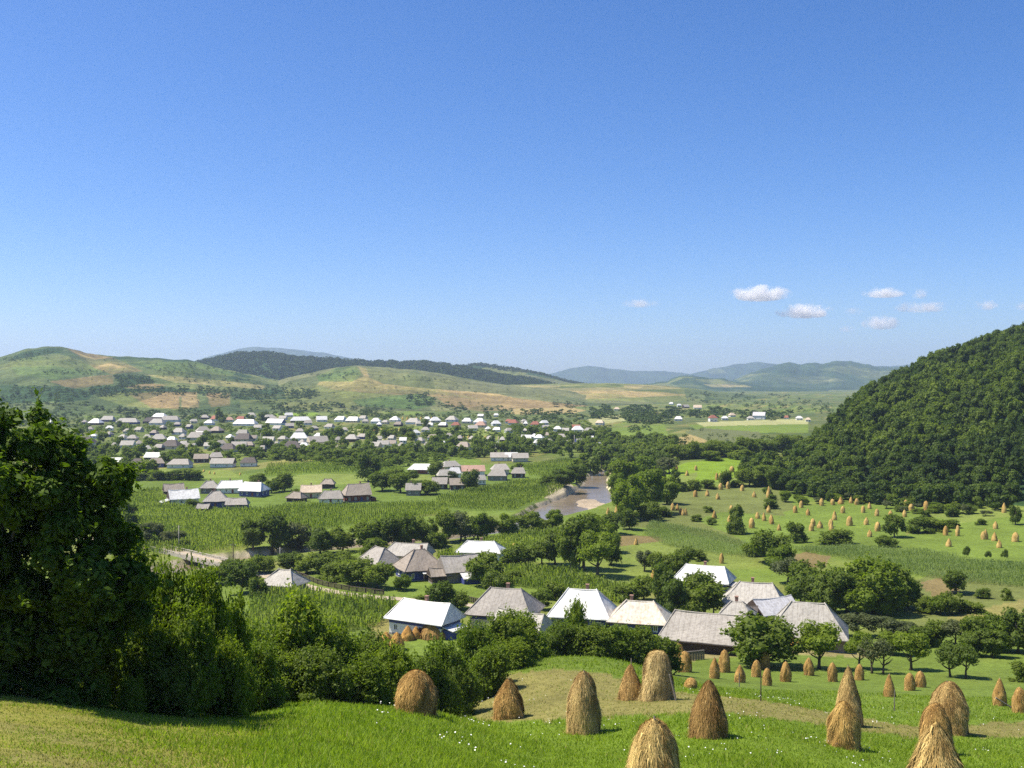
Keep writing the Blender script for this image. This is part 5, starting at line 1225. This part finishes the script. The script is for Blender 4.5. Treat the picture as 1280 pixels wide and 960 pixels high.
# ------------------------------------------------------------------ far trees
FAR_ZONES = [ ([(95,522),(640,520),(745,530),(745,545),(330,540),(95,540)], 70, ['far','far_deep'], 8.5, 11),  # (polygon, how many, kinds, height px, width px)
 ([(95,532),(330,532),(420,560),(420,575),(300,575),(140,600),(95,600)], 74, ['far','far_deep'], 11, 13),
 ([(330,540),(640,545),(745,550),(745,572),(600,572),(420,580),(330,565)], 70, ['far','far_deep'], 12, 14),
 ([(640,533),(760,540),(770,600),(740,570),(640,545)], 26, ['far','far_deep'], 12, 14),
 ([(300,560),(470,572),(600,566),(600,572),(470,588),(330,575)], 26, ['far','far_deep'], 9, 13),
 ([(750,550),(850,556),(830,585),(770,580)], 22, ['far','far_deep'], 13, 15)]
n_far = 0
def far_tree(px, py, h, w, key):
    p = fhit(px, py); m = p[1] / F
    cr, _ = random.choice(STOCK[key])
    o = link('small_tree', cr, None, (p[0], p[1], p[2] - .06 * h * m), random.uniform(0, 6.28), (w * m, w * m, h * m * 1.06))
    o['label'] = 'small green tree among the distant houses and gardens of the far village'; o['category'] = 'tree'; o['group'] = 'small trees among the far houses'
VT = []
for P, n, kinds, h, w in FAR_ZONES:
    for x, y in scatter_px(int(n * 6), P, len(P) * 31 + n, 3.7):
        if clear_of_houses(x, y):
            s = random.uniform(.6, 1.3); VT.append((y, x, 1.12 * h * s * (.75 + .5 * (y - 530) / 60), w * s * random.uniform(.85, 1.25) * (.75 + .5 * (y - 530) / 60), random.choice(kinds)))
VT.sort(key=lambda q: -q[2]); VREST = VT[285:]
for y, x, h, w, k in VT[:285]: far_tree(x, y, h, w, k)
# distant woods, hedges and belts of trees: one mass
def merged_crowns(name, items, keys, mt, label, cat, leafn=150, leaf=.085, seed=900):
    base = []
    for i in range(5):
        r = np.random.default_rng(seed + i); L = lobes_for('bush', r, 8)
        C0 = np.array([c for c, s in L]); S = np.array([s for c, s in L]); k = r.integers(0, 8, leafn); dv = unit(r.normal(size=(leafn, 3))); dv[:, 2] = np.abs(dv[:, 2]) * .9 + dv[:, 2] * .1
        P = C0[k] + dv * S[k]; V, _q = leaf_quads(P, unit(dv + r.normal(size=(leafn, 3)) * .4), leaf * r.uniform(.6, 1.3, leafn), r)
        base.append((V, np.repeat(np.clip(r.normal(.5, .25, leafn), 0, 1), 4)))
    r = np.random.default_rng(seed); AV = []; AT = []
    for x, y, z, w, h in items:
        V, t = base[r.integers(0, 5)]; a = r.uniform(0, 6.28); ca, sa = math.cos(a), math.sin(a)
        Q = np.stack([(V[:, 0] * ca - V[:, 1] * sa) * w + x, (V[:, 0] * sa + V[:, 1] * ca) * w + y, V[:, 2] * h + z - .1 * h], 1)
        AV.append(Q); AT.append(np.clip(t + r.normal() * .22, 0, 1))
    V = np.concatenate(AV)
    me = new_mesh(name, V, np.arange(len(V)).reshape(-1, 4), [mt], attrs={'tint': np.concatenate(AT)})
    setting(link(name, me), 'stuff', label, cat)
BELTS = [  # polygons in photo pixels, number of crowns, height px
 ([(0,497),(60,496),(110,500),(130,512),(100,520),(0,522)], 90, 5), ([(108,487),(160,484),(320,488),(396,488),(398,499),(290,500),(250,494),(120,496)], 230, 5), ([(142,470),(185,473),(193,480),(150,485)], 90, 4.5), ([(230,470),(330,478),(400,482),(330,486),(225,476)], 60, 3), ([(395,470),(440,462),(450,470),(430,478)], 40, 2.6), ([(120,512),(280,514),(290,520),(130,518)], 60, 6), ([(320,497),(455,508),(520,510),(460,515),(320,505)], 60, 5), ([(60,460),(140,466),(120,470),(50,468)], 40, 3),
 ([(150,517),(170,515),(220,520),(270,520),(270,527),(160,526)], 60, 7), ([(0,484),(80,485),(118,492),(110,501),(0,504)], 110, 4.5), ([(285,515),(300,508),(420,512),(470,520),(640,522),(740,530),(740,537),(640,530),(460,527),(300,522)], 150, 7),
 ([(452,517),(492,515),(493,522),(452,523)], 50, 7), ([(505,497),(540,494),(545,505),(515,510)], 60, 5), ([(545,505),(600,508),(650,515),(735,518),(770,512),(772,524),(650,527),(560,522)], 150, 6.5),
 ([(735,514),(800,512),(860,514),(940,516),(990,520),(990,527),(860,522),(740,525)], 170, 8), ([(780,525),(815,521),(840,522),(840,530),(785,531)], 60, 9), ([(745,536),(810,534),(815,540),(750,542)], 40, 6),
 ([(855,492),(960,494),(1040,505),(1040,518),(960,512),(860,505)], 160, 4), ([(820,556),(850,549),(900,556),(1000,545),(1010,552),(900,566),(830,570)], 120, 7), ([(690,503),(730,505),(735,511),(690,510)], 30, 4),
 ([(0,520),(95,524),(95,535),(0,535)], 70, 8), ([(165,457),(250,451),(310,458),(300,476),(210,468)], 130, 2.6), ([(0,448),(60,437),(78,438),(40,449),(10,455)], 60, 2.6), ([(460,470),(520,468),(600,482),(540,480)], 36, 2.4), ([(345,508),(420,505),(440,515),(350,516)], 50, 6), ([(860,536),(960,540),(950,552),(860,550)], 60, 4)]
M_BELT = mat_tint('hedge leaves', (.030, .058, .014), (.095, .140, .028), .4, 0)
def belts():
    it = []; r = random.Random(77)
    for P, n, h in BELTS:
        for x, y in scatter_px(n, P, n * 7 + len(P), 2.2):
            if not clear_of_houses(x, y) or (n not in (230, 170) and float(fbm(x / 11, y / 3.5, 7, 3)) < -.08): continue
            p = fhit(x, y); m = p[1] / F; s = r.uniform(.55, 1.5)
            it.append((p[0], p[1], p[2], h * m * 1.35 * s, h * m * s))
    for x, y in scatter_px(170, [(40,445),(320,455),(640,485),(740,500),(640,515),(300,505),(60,500)], 5, 4):
        p = fhit(x, y); m = p[1] / F; s = r.uniform(.8, 2.2); it.append((p[0], p[1], p[2], 1.9 * m * s, 1.6 * m * s))
    merged_crowns('woods', it, None, M_BELT, 'distant hedges and belts of trees on the hill slopes', 'woods')
belts()
def village_trees():
    it = []
    for y, x, h, w, k in VREST:
        p = fhit(x, y); m = p[1] / F; it.append((p[0], p[1], p[2], w * m * 1.1, h * m))
    print('village trees', len(VT), len(it))
    if it: merged_crowns('trees', it, None, M_LEAF['mid'], 'mass of small trees and hedges filling the gardens of the far village', 'trees', 260, .07, 1500)
village_trees()
def ridge_wood(key, label, n, hm, band=(.35, 1.0), urange=None, seed=3, pred=None):
    R = RIDGES[key]; r = np.random.default_rng(seed); it = []
    u0, u1 = urange or (R.u[0], R.u[-1])
    for _ in range(n):
        u = r.uniform(u0, u1); t = r.uniform(*band); dc, df, v = R.frame(np.array([u])); d = float(df[0] + (dc[0] - df[0]) * t)
        z = float(R.z(np.array([u]), np.array([d]))[0])
        if pred and not pred(640 + F * u, 480 - F * z / d): continue
        s = r.uniform(.7, 1.25); it.append((u * d, d, z - hm * .25, hm * 1.5 * s, hm * s))
    merged_crowns('woods', it, None, M_FARWOOD, label, 'woods', 46, .13, 1200 + seed)
M_FARWOOD = mat_tint('far wood leaves', (.028, .054, .016), (.068, .106, .028), .25, 0)
ridge_wood('forest_ridge', 'dark wood covering the long ridge behind the bald hill', 5200, 13, (.3, 1.02))
ridge_wood('far_ridge', 'dark wood along the top of the farther ridge', 900, 12, (.75, 1.02), seed=4)

# ------------------------------------------------------------------ the wood on the steep hill
def steep_wood():
    r = np.random.default_rng(21); pts = []
    U = r.uniform((925 - 640) / F, (1560 - 640) / F, 9000); T = r.uniform(-.03, 1.06, 9000)
    dc, df, v = WOODHILL.frame(U); Dp = df + (dc - df) * T
    Z = np.maximum(WOODHILL.z(U, Dp), base_z(U * Dp, Dp))
    X = U * Dp; cell = {}
    for i in np.argsort(r.uniform(size=9000)):
        k = (int(X[i] // 4.5), int(Dp[i] // 5.2))
        if k in cell: continue
        px = 640 + F * U[i]; py = 480 - F * Z[i] / Dp[i]
        if 1262 < px and 598 < py < 646 and px - 1262 > (646 - py) * .35: continue           # open slope at the foot
        cell[k] = 1; pts.append((X[i], Dp[i], Z[i], px, py))
    pts.sort(key=lambda q: q[1] + (0 if 935 < q[3] < 1290 else 4000))
    rr = random.Random(5); n = 0
    rest = []
    for x, y, z, px, py in pts:
        s = rr.uniform(.6, 1.5); H = 9.0 * s * (.8 if py > 600 else 1); W = 6.9 * s * rr.uniform(.85, 1.15)
        if n < 285 and 930 < px < 1290:
            o = link('forest_tree', rr.choice(STOCK['wood'])[0], None, (x, y, z - .12 * H), rr.uniform(0, 6.28), (W, W, H))
            o['label'] = 'leafy green tree in the dense wood at the foot of the steep hillside'; o['category'] = 'tree'; o['group'] = 'trees of the wood on the steep hill'; n += 1
        else: rest.append((x, y, z, W, H, rr.choice([0, 1, 2, 3, 4, 5, 6, 7, 8, 6, 7]), rr.uniform(0, 6.28)))
    # everything farther up reads as one wood
    cache = []
    for cr, _ in STOCK['wood']:
        nv = len(cr.vertices); co = np.empty(nv * 3, np.float32); cr.vertices.foreach_get('co', co); t = np.empty(nv, np.float32); cr.attributes['tint'].data.foreach_get('value', t)
        nl = len(cr.loops); li = np.empty(nl, np.int32); cr.loops.foreach_get('vertex_index', li); ls = np.empty(len(cr.polygons), np.int32); cr.polygons.foreach_get('loop_start', ls)
        cache.append((co.reshape(-1, 3), t, li, ls))
    V = []; T = []; LI = []; LS = []; nv = nl = 0
    for x, y, z, W, H, k, a in rest:
        co, t, li, ls = cache[k]; ca, sa = math.cos(a), math.sin(a)
        V.append(np.stack([(co[:, 0] * ca - co[:, 1] * sa) * W + x, (co[:, 0] * sa + co[:, 1] * ca) * W + y, co[:, 2] * H + z - .12 * H], 1)); T.append(np.clip(t + rr.gauss(0, .26), 0, 1))
        LI.append(li + nv); LS.append(ls + nl); nv += len(co); nl += len(li)
    me = bpy.data.meshes.new('forest'); V = np.concatenate(V).astype(np.float32); LI = np.concatenate(LI); LS = np.concatenate(LS)
    me.vertices.add(len(V)); me.vertices.foreach_set('co', V.ravel()); me.loops.add(len(LI)); me.loops.foreach_set('vertex_index', LI.astype(np.int32)); me.polygons.add(len(LS)); me.polygons.foreach_set('loop_start', LS.astype(np.int32))
    at = me.attributes.new('tint', 'FLOAT', 'POINT'); at.data.foreach_set('value', np.concatenate(T).astype(np.float32)); me.materials.append(M_LEAF['wood']); me.update(calc_edges=True)
    setting(link('forest', me), 'stuff', 'dense green wood covering the upper slope of the steep hill', 'forest')
    print('wood', n, len(rest))
steep_wood()
for x, y in scatter_px(34, [(950,612),(1000,622),(1110,622),(1180,634),(1240,632),(1250,646),(1160,652),(1100,636),(1000,634),(950,626)], 41, 6):
    tree(random.choice(['mid_bush', 'mid_bush', 'mid_grey', 'mid_fresh']), x, y, y - random.uniform(7, 17), random.uniform(9, 20), None, 'scrubby bush')

# ------------------------------------------------------------------ corn, grass, flowers
M_CORN = mat_tint('corn leaves', (.120, .180, .020), (.275, .340, .060), .5, 0)
M_POTATO = mat_tint('field crop leaves', (.085, .140, .034), (.200, .260, .085), .4, 0)
M_GRASS = mat_tint('grass blades', (.140, .215, .014), (.290, .380, .036), .5, 0)
M_DRY = mat_tint('dry grass blades', (.20, .195, .045), (.34, .315, .10), .35, 0)
def in_view_px(X, Y, Z): return 640 + F * X / Y, 480 - F * Z / Y
def crop(name, P, dr, row, step, h, ang, mt, label, seed=1, blades=4, spread=.5):
    r = np.random.default_rng(seed)
    W = np.array([hit(x, y, base_z)[:2] for x, y in P]); c = W.mean(0); R = np.abs(W - c).max() * 1.5
    a = math.radians(ang); ex = np.array([math.cos(a), math.sin(a)]); ey = np.array([-ex[1], ex[0]])
    I, J = np.meshgrid(np.arange(-R, R, step), np.arange(-R, R, row))
    Q = c + I.ravel()[:, None] * ex + J.ravel()[:, None] * ey; Q += r.normal(size=Q.shape) * np.array([.12, .12])
    Q = Q[Q[:, 1] > 50]
    px, py = in_view_px(Q[:, 0], Q[:, 1], base_z(Q[:, 0], Q[:, 1]))
    qx = px + 4 * fbm(Q[:, 0] / 9, Q[:, 1] / 9, seed, 2); qy = py + 1.0 * fbm(Q[:, 0] / 9, Q[:, 1] / 9, seed + 1, 2)
    m = in_poly(qx, qy, P) & (Q[:, 1] > dr[0]) & (Q[:, 1] < dr[1])
    dd, hw, _, _ = river_dist(Q[:, 0], Q[:, 1]); m &= dd > hw + 3.5
    Q = Q[m]; px = px[m]; py = py[m]
    ok = np.ones(len(Q), bool)
    for hx, hy, hw_ in HOUSE_PX: ok &= ~((np.abs(px - hx) < hw_ * .6) & (py < hy + 2) & (py > hy - 9))
    Q = Q[ok]; n = len(Q)
    Z = ground_z(Q[:, 0], Q[:, 1])
    B = np.c_[Q, Z]; hh = h * (.8 + .4 * _hash(np.floor(((Q - c) @ ey) / (row * 9)), Q[:, 0] * 0 + seed, 9)) * r.uniform(.8, 1.2, n) * (1 + .25 * fbm(Q[:, 0] / 7, Q[:, 1] / 7, seed + 3, 3))
    V = []; T = []
    sid = np.floor(((Q - c) @ ey) / (row * 9)); strip = _hash(sid, sid * 0 + seed, 5) - .5; keepr = np.abs(((Q - c) @ ey) / (row * 9) - sid - .5) < .46
    t0 = np.clip(r.normal(.5, .2, n) + .55 * strip + .5 * fbm(Q[:, 0] / 14, Q[:, 1] / 14, seed + 5, 3), 0, 1)
    for k in range(blades):
        th = r.uniform(0, 2 * PI, n); dv = np.stack([np.cos(th), np.sin(th), np.zeros(n)], 1); sd = np.stack([-np.sin(th), np.cos(th), np.zeros(n)], 1)
        z0 = hh * (.02 if k < 2 else r.uniform(.2, .5)); rise = hh * r.uniform(.45, .75, n); reach = spread * h * .55 * r.uniform(.6, 1.3, n); w = .055 * h * r.uniform(.8, 1.3, n) * (step / .5) ** .5
        p0 = B + np.c_[np.zeros((n, 2)), z0]; pm = p0 + dv * (reach * .45)[:, None] + np.c_[np.zeros((n, 2)), rise]; pt = p0 + dv * reach[:, None] + np.c_[np.zeros((n, 2)), rise * .8]
        V.append(np.stack([p0, pm - sd * w[:, None], pt, pm + sd * w[:, None]], 1)); T.append(np.repeat(np.clip(t0 + r.normal(size=n) * .12, 0, 1), 4).reshape(n, 4))
    V = np.stack(V, 1).reshape(-1, 3); T = np.stack(T, 1).ravel()
    if not n: print('EMPTY crop', label); return
    setting(link(name, new_mesh(name, V, np.arange(len(V)).reshape(-1, 4), [mt], attrs={'tint': T})), 'stuff', label, 'corn field' if 'corn' in name else 'crop')
    print(label, n)
crop('corn', [(318,752),(345,747),(380,746),(430,753),(497,763),(490,770),(470,784),(420,792),(330,800),(300,790)], (160, 260), .8, .5, 2.1, -28, M_CORN, 'green corn rows beside the small hipped roof house', 1)
crop('corn', [(545,700),(590,682),(650,668),(700,664),(690,676),(640,690),(600,696),(560,706)], (230, 420), .9, .55, 2.1, 20, M_CORN, 'strip of corn between the river trees and the white roof', 2)
crop('corn', [(632,716),(660,708),(700,716),(760,734),(800,742),(780,756),(745,752),(700,742),(660,736),(630,730)], (190, 300), .85, .5, 2.1, -12, M_CORN, 'corn patch behind the broad white hipped roof', 3)
crop('corn', [(150,622),(200,614),(215,630),(250,640),(330,640),(372,632),(450,634),(560,630),(560,642),(450,656),(340,668),(300,690),(190,694),(150,680)], (290, 470), 1.3, .75, 2.0, 8, M_CORN, 'wide corn field behind the bridge around the white farm', 4)
crop('corn', [(548,622),(600,612),(660,600),(700,603),(716,612),(700,628),(668,636),(600,640),(548,634)], (380, 560), 1.6, .9, 2.0, 6, M_CORN, 'corn field between the river bank and the grey farm', 5)
crop('corn', [(655,582),(700,576),(730,574),(720,588),(690,598),(655,594)], (480, 720), 2.0, 1.2, 2.0, 3, M_CORN, 'corn field on the far side of the grey farm', 6)
crop('corn', [(335,582),(420,578),(445,588),(560,584),(560,592),(400,592),(330,596)], (500, 800), 2.4, 1.4, 2.0, 0, M_CORN, 'long corn strip in front of the far village', 7)
crop('field_crop', [(806,668),(815,652),(850,660),(900,668),(960,690),(945,698),(880,692),(830,682)], (230, 400), .9, .55, 1.0, -20, M_POTATO, 'bluish green leafy crop strip below the lone dark tree', 8, 4, 1.0)
crop('field_crop', [(990,688),(1060,682),(1120,688),(1160,690),(1220,702),(1300,708),(1300,738),(1200,728),(1120,716),(1060,700)], (190, 340), .9, .5, 1.1, -8, M_POTATO, 'broad bluish green crop strip across the slope', 9, 4, 1.0)
def grass():
    r = np.random.default_rng(33)
    for nm, mt, n, dmax, lab in (('grass', M_GRASS, 430000, 115, 'short bright green grass of the near meadow'), ('dry_grass', M_DRY, 110000, 110, 'dry yellow grass of the mown lawn and slope')):
        d = 13 * (dmax / 13) ** r.uniform(size=n); u = r.uniform(-.62, .62, n); x = u * d
        z = base_z(x, d); px = 640 + F * u; py = 480 - F * z / d
        lawn = np.clip((430 - px) / 330, 0, 1) * np.clip((66 - d) / 12, 0, 1)
        mown = np.zeros(n)
        for c, dr, P in PATCH[1:3]: mown = np.maximum(mown, in_poly(px, py, P) & (d > dr[0]) & (d < dr[1]))
        dry = np.clip(lawn * (.52 + 1.1 * fbm(x / 2.6, d / 2.6, 52, 4)) + mown * .85 + .10, 0, 1)
        k = r.uniform(size=n) < (dry if nm == 'dry_grass' else 1 - dry * .95)
        x, d, z, lw, mw = x[k], d[k], z[k], lawn[k], mown[k]; n = len(x)
        h = (.07 + .13 * (1 - lw) * (1 - .6 * mw)) * r.uniform(.5, 1.5, n) * (1 + .8 * np.clip(fbm(x / 3, d / 3, 81, 3), -.6, 1)); w = (.010 + .0004 * d) * r.uniform(.6, 1.3, n)
        th = r.uniform(0, 2 * PI, n); B = np.stack([x, d, z - .01], 1); sd = np.stack([np.cos(th), np.sin(th), 0 * th], 1) * w[:, None]
        tip = B + np.stack([r.normal(size=n) * .45 * h, r.normal(size=n) * .45 * h, h], 1)
        V = np.stack([B - sd, B + sd, tip], 1).reshape(-1, 3)
        t = np.repeat(np.clip(r.normal(.5, .22, n) + .35 * fbm(x / 4, d / 4, 91, 3), 0, 1), 3)
        setting(link(nm, new_mesh(nm, V, np.arange(len(V)).reshape(-1, 3), [mt], attrs={'tint': t})), 'stuff', lab, 'grass')
    # white flowers and tall weeds in the lush strip
    n = 1500; d = r.uniform(46, 100, n); u = r.uniform(-.14, .52, n); x = u * d; cl = fbm(x / 2.5, d / 2.5, 95, 3)
    k = cl > .22; x, d = x[k], d[k]; n = len(x); z = base_z(x, d) + r.uniform(.18, .38, n); s = r.uniform(.02, .055, n)
    P = np.stack([x, d, z], 1); nn = unit(np.stack([r.normal(size=n) * .3, -.6 + r.normal(size=n) * .3, np.ones(n)], 1)); V, Fq = leaf_quads(P, nn, s, r, .9)
    setting(link('wild_flowers', new_mesh('wild_flowers', V, Fq, [M_TRIM])), 'stuff', 'small white wild flowers scattered in the green meadow', 'flowers')
grass()

# ------------------------------------------------------------------ clouds, air, sky, sun, camera
def clouds():
    m, nt, nodes, links = material('cloud vapour')
    co = nodes.new('ShaderNodeTexCoord').outputs['Object']
    ln = nodes.new('ShaderNodeVectorMath'); ln.operation = 'LENGTH'; links.new(co, ln.inputs[0])
    geo = nodes.new('ShaderNodeNewGeometry').outputs['Position']
    nz = nodes.new('ShaderNodeTexNoise'); nz.inputs['Scale'].default_value = .0048; nz.inputs['Detail'].default_value = 5; nz.inputs['Roughness'].default_value = .6; links.new(geo, nz.inputs['Vector'])
    def mth(op, a, b):
        n = nodes.new('ShaderNodeMath'); n.operation = op
        for k, v in enumerate((a, b)):
            if hasattr(v, 'links'): links.new(v, n.inputs[k])
            else: n.inputs[k].default_value = v
        return n.outputs[0]
    body = mth('SUBTRACT', 1.0, ln.outputs['Value'])
    d = mth('ADD', mth('MULTIPLY', body, 1.15), mth('MULTIPLY', mth('SUBTRACT', nz.outputs['Fac'], .5), 4.2))
    d = mth('MULTIPLY', mth('MAXIMUM', mth('SUBTRACT', d, .22), 0.0), .012)
    edge = mth('MINIMUM', mth('MULTIPLY', mth('MAXIMUM', body, 0.0), 6.0), 1.0)
    d = mth('MULTIPLY', d, edge)
    dens = nodes.new('ShaderNodeObjectInfo'); sp = nodes.new('ShaderNodeSeparateColor'); links.new(dens.outputs['Color'], sp.inputs[0]); d = mth('MULTIPLY', d, sp.outputs[0])
    v = nodes.new('ShaderNodeVolumePrincipled'); v.inputs['Color'].default_value = (1, .985, .97, 1); v.inputs['Anisotropy'].default_value = 0; links.new(d, v.inputs['Density'])
    o = nodes.new('ShaderNodeOutputMaterial'); links.new(v.outputs[0], o.inputs['Volume'])
    iv, if_ = ico(); me = new_mesh('cloud', iv * np.where(iv[:, 2:] < 0, [1, 1, .55], [1, 1, 1]), if_, [m])
    for px, py, w, h, k, dsc in [(949,369,72,22,1.0,'largest white cloud, highest of the pair over the valley end'), (1005,391,64,20,1.0,'white flat based cloud just below the largest one'), (802,380,50,12,.28,'faint thin cloud standing alone over the bald hill side'), (1106,367,50,15,.8,'small bright white cloud at the top of the faint group'),
          (1150,369,24,14,.4,'tiny faint puff beside the small bright cloud'), (1153,385,64,16,.35,'wide pale veil of cloud in the faint group'), (1102,405,44,20,.6,'small white cloud lowest of the faint group'), (1067,390,20,10,.3,'tiny pale puff between the white cloud and the faint group'), (1060,412,26,9,.3,'faint wisp of cloud low beside the lowest white cloud'), (1233,383,30,15,.7,'small white cloud over the steep wooded hill'), (1280,384,26,12,.25,'faint cloud scrap over the hill crest at the frame edge')]:
        D = 18500.0; c = ((px - 640) / F * D, D, (480 - py) / F * D)
        ob = link('cloud', me, None, c, 0, (w * D / F * .62, w * D / F * .45, h * D / F * .66)); ob.color = (k, k, k, 1)
        ob['label'] = dsc; ob['category'] = 'cloud'; ob['group'] = 'small clouds over the valley'
clouds()
def haze():
    m, nt, nodes, links = material('haze air')
    v = nodes.new('ShaderNodeVolumePrincipled'); v.inputs['Color'].default_value = (.58, .70, .98, 1); v.inputs['Density'].default_value = HAZE; v.inputs['Anisotropy'].default_value = .25
    o = nodes.new('ShaderNodeOutputMaterial'); links.new(v.outputs[0], o.inputs['Volume'])
    mb = MB(); mb.box(-13200, -13200, -75, 13200, 13200, 480); ob = mb.build('haze', m); setting(ob, 'stuff', 'thin blue summer haze filling the valley', 'haze')
HAZE = 7.8e-5
haze()
EL, AZ = 60.0, -88.0            # sun height, and bearing from straight ahead (left is negative)
w = bpy.data.worlds.new('World'); SC.world = w; w.use_nodes = True
nt = w.node_tree; bg = nt.nodes['Background']; sky = nt.nodes.new('ShaderNodeTexSky'); sky.sky_type = 'NISHITA'; sky.sun_disc = False
sky.sun_elevation = math.radians(EL); sky.sun_rotation = math.radians(AZ); sky.altitude = 400; sky.air_density = .8; sky.dust_density = 1.1; sky.ozone_density = 3.0
hs = nt.nodes.new('ShaderNodeHueSaturation'); hs.inputs['Saturation'].default_value = 1.3; hs.inputs['Hue'].default_value = .504; nt.links.new(sky.outputs[0], hs.inputs['Color']); nt.links.new(mul(nt, hs.outputs[0], (.97, 1.0, 1.10)), bg.inputs['Color']); bg.inputs['Strength'].default_value = .101
sl = bpy.data.lights.new('sun', 'SUN'); sl.energy = 5.0; sl.angle = math.radians(.5); sl.color = (1, .93, .785)
so = bpy.data.objects.new('sun', sl); COL.objects.link(so)
e, a = math.radians(EL), math.radians(AZ); sd = Vector((math.sin(a) * math.cos(e), math.cos(a) * math.cos(e), math.sin(e)))
so.rotation_euler = (-sd).to_track_quat('-Z', 'Y').to_euler(); so.location = (0, 0, 50)
cam = bpy.data.cameras.new('camera'); co_ = bpy.data.objects.new('camera', cam); COL.objects.link(co_); SC.camera = co_
cam.sensor_width = 36; cam.lens = 36 * F / 1280; cam.clip_start = .1; cam.clip_end = 60000
co_.location = (0, 0, 0); co_.rotation_euler = (PI / 2, 0, 0)
vs = SC.view_settings; vs.view_transform = 'Standard'; vs.look = 'None'; vs.gamma = 1; vs.exposure = 0.7; vs.use_curve_mapping = False
cy = SC.cycles; cy.max_bounces = 24; cy.diffuse_bounces = 2; cy.glossy_bounces = 1; cy.transmission_bounces = 3; cy.volume_bounces = 20; cy.transparent_max_bounces = 6; cy.use_denoising = False; cy.volume_step_rate = 1.0; cy.volume_max_steps = 128
cy.use_adaptive_sampling = True; cy.adaptive_threshold = .015
# ------------------------------------------------------------------ labels: what it looks like, then where it stands
LANDMARK = [(715, 625, 'river bend'), (245, 697, 'bridge'), (920, 650, 'lone dark tree'), (531, 775, 'white walled house'), (728, 760, 'broad white roof'), (800, 768, 'rust streaked roof'), (632, 757, 'big grey roof'),
            (884, 790, 'long thatched barn'), (880, 718, 'white pole house'), (945, 745, 'ribbed roof house'), (1010, 780, 'tall shingled barn'), (356, 725, 'small hipped house'), (524, 705, 'brown pyramid roof'), (229, 618, 'white gable roof'),
            (318, 610, 'corn field farm'), (445, 612, 'red brown house'), (529, 582, 'long white roof'), (591, 586, 'pink roof'), (648, 590, 'lone grey barn'), (674, 549, 'white two storey house'), (818, 835, 'flat topped haystack'), (730, 875, 'lone tall haystack'), (1056, 890, 'twin golden haystacks'), (1183, 870, 'wide olive haystack'),
            (950, 800, 'round barn tree'), (1190, 825, 'dark orchard pair'), (1085, 725, 'big bright trees'), (747, 690, 'clearing tree'), (60, 690, 'big shade tree'), (519, 540, 'white stook hut'), (230, 592, 'clipped long hedge'), (830, 562, 'eroded pink bank'), (949, 522, 'tall grey house'), (195, 525, 'dark brown village roof'), (307, 528, 'widest village roof'), (376, 526, 'broad village roof'), (570, 532, 'red roof by stooks'), (642, 530, 'red village roof'), (365, 561, 'long dark brown house'), (1110, 620, 'foot of the wooded hill'), (1170, 660, 'hillside hedge'), (891, 525, 'red field house')]
ORD = ['first', 'second', 'third', 'fourth', 'fifth', 'sixth', 'seventh', 'eighth', 'ninth', 'tenth', 'eleventh', 'twelfth', 'thirteenth', 'fourteenth', 'fifteenth', 'sixteenth', 'seventeenth', 'eighteenth', 'nineteenth', 'twentieth']
def labels():
    by = {}
    for o, px, py, desc, full in THINGS:
        if full: by.setdefault(desc, []).append((px, py, o)); continue
        best = sorted((abs(px - lx) + 1.6 * abs(py - ly), lx, ly, t) for lx, ly, t in LANDMARK)
        _, lx, ly, t = best[0] if best[0][0] > 9 or len(best) < 2 else best[1]
        dx, dy = px - lx, py - ly
        if abs(dx) > 1.5 * abs(dy): rel = 'left of' if dx < 0 else 'right of'
        else: rel = 'above' if dy < 0 else 'below'
        if abs(dx) + abs(dy) < 34: rel = 'close ' + rel if 'of' in rel else 'just ' + rel
        by.setdefault(f'{desc} {rel} the {t}', []).append((px, py, o))
    for text, v in by.items():
        v.sort(key=lambda q: q[0])
        for k, (px, py, o) in enumerate(v):
            if len(v) == 1: o['label'] = text
            elif 'stook' in text and 'tiny yellow' in text: o['label'] = text
            else: o['label'] = f'{text}, ' + ('leftmost' if k == 0 else 'rightmost' if k == len(v) - 1 else f'{ORD[min(k, 19)]} from left') + ('')
    long = [o['label'] for o, *_ in THINGS if len(o['label'].split()) > 16]
    import re as _re
    long = [x for x in (o['label'] for o, *_ in THINGS) if len(_re.findall(r"[A-Za-z0-9][A-Za-z0-9'-]*", x)) > 16]; print('long labels', len(long), long[:3], long[-3:], [x for x in long][::12])
labels()
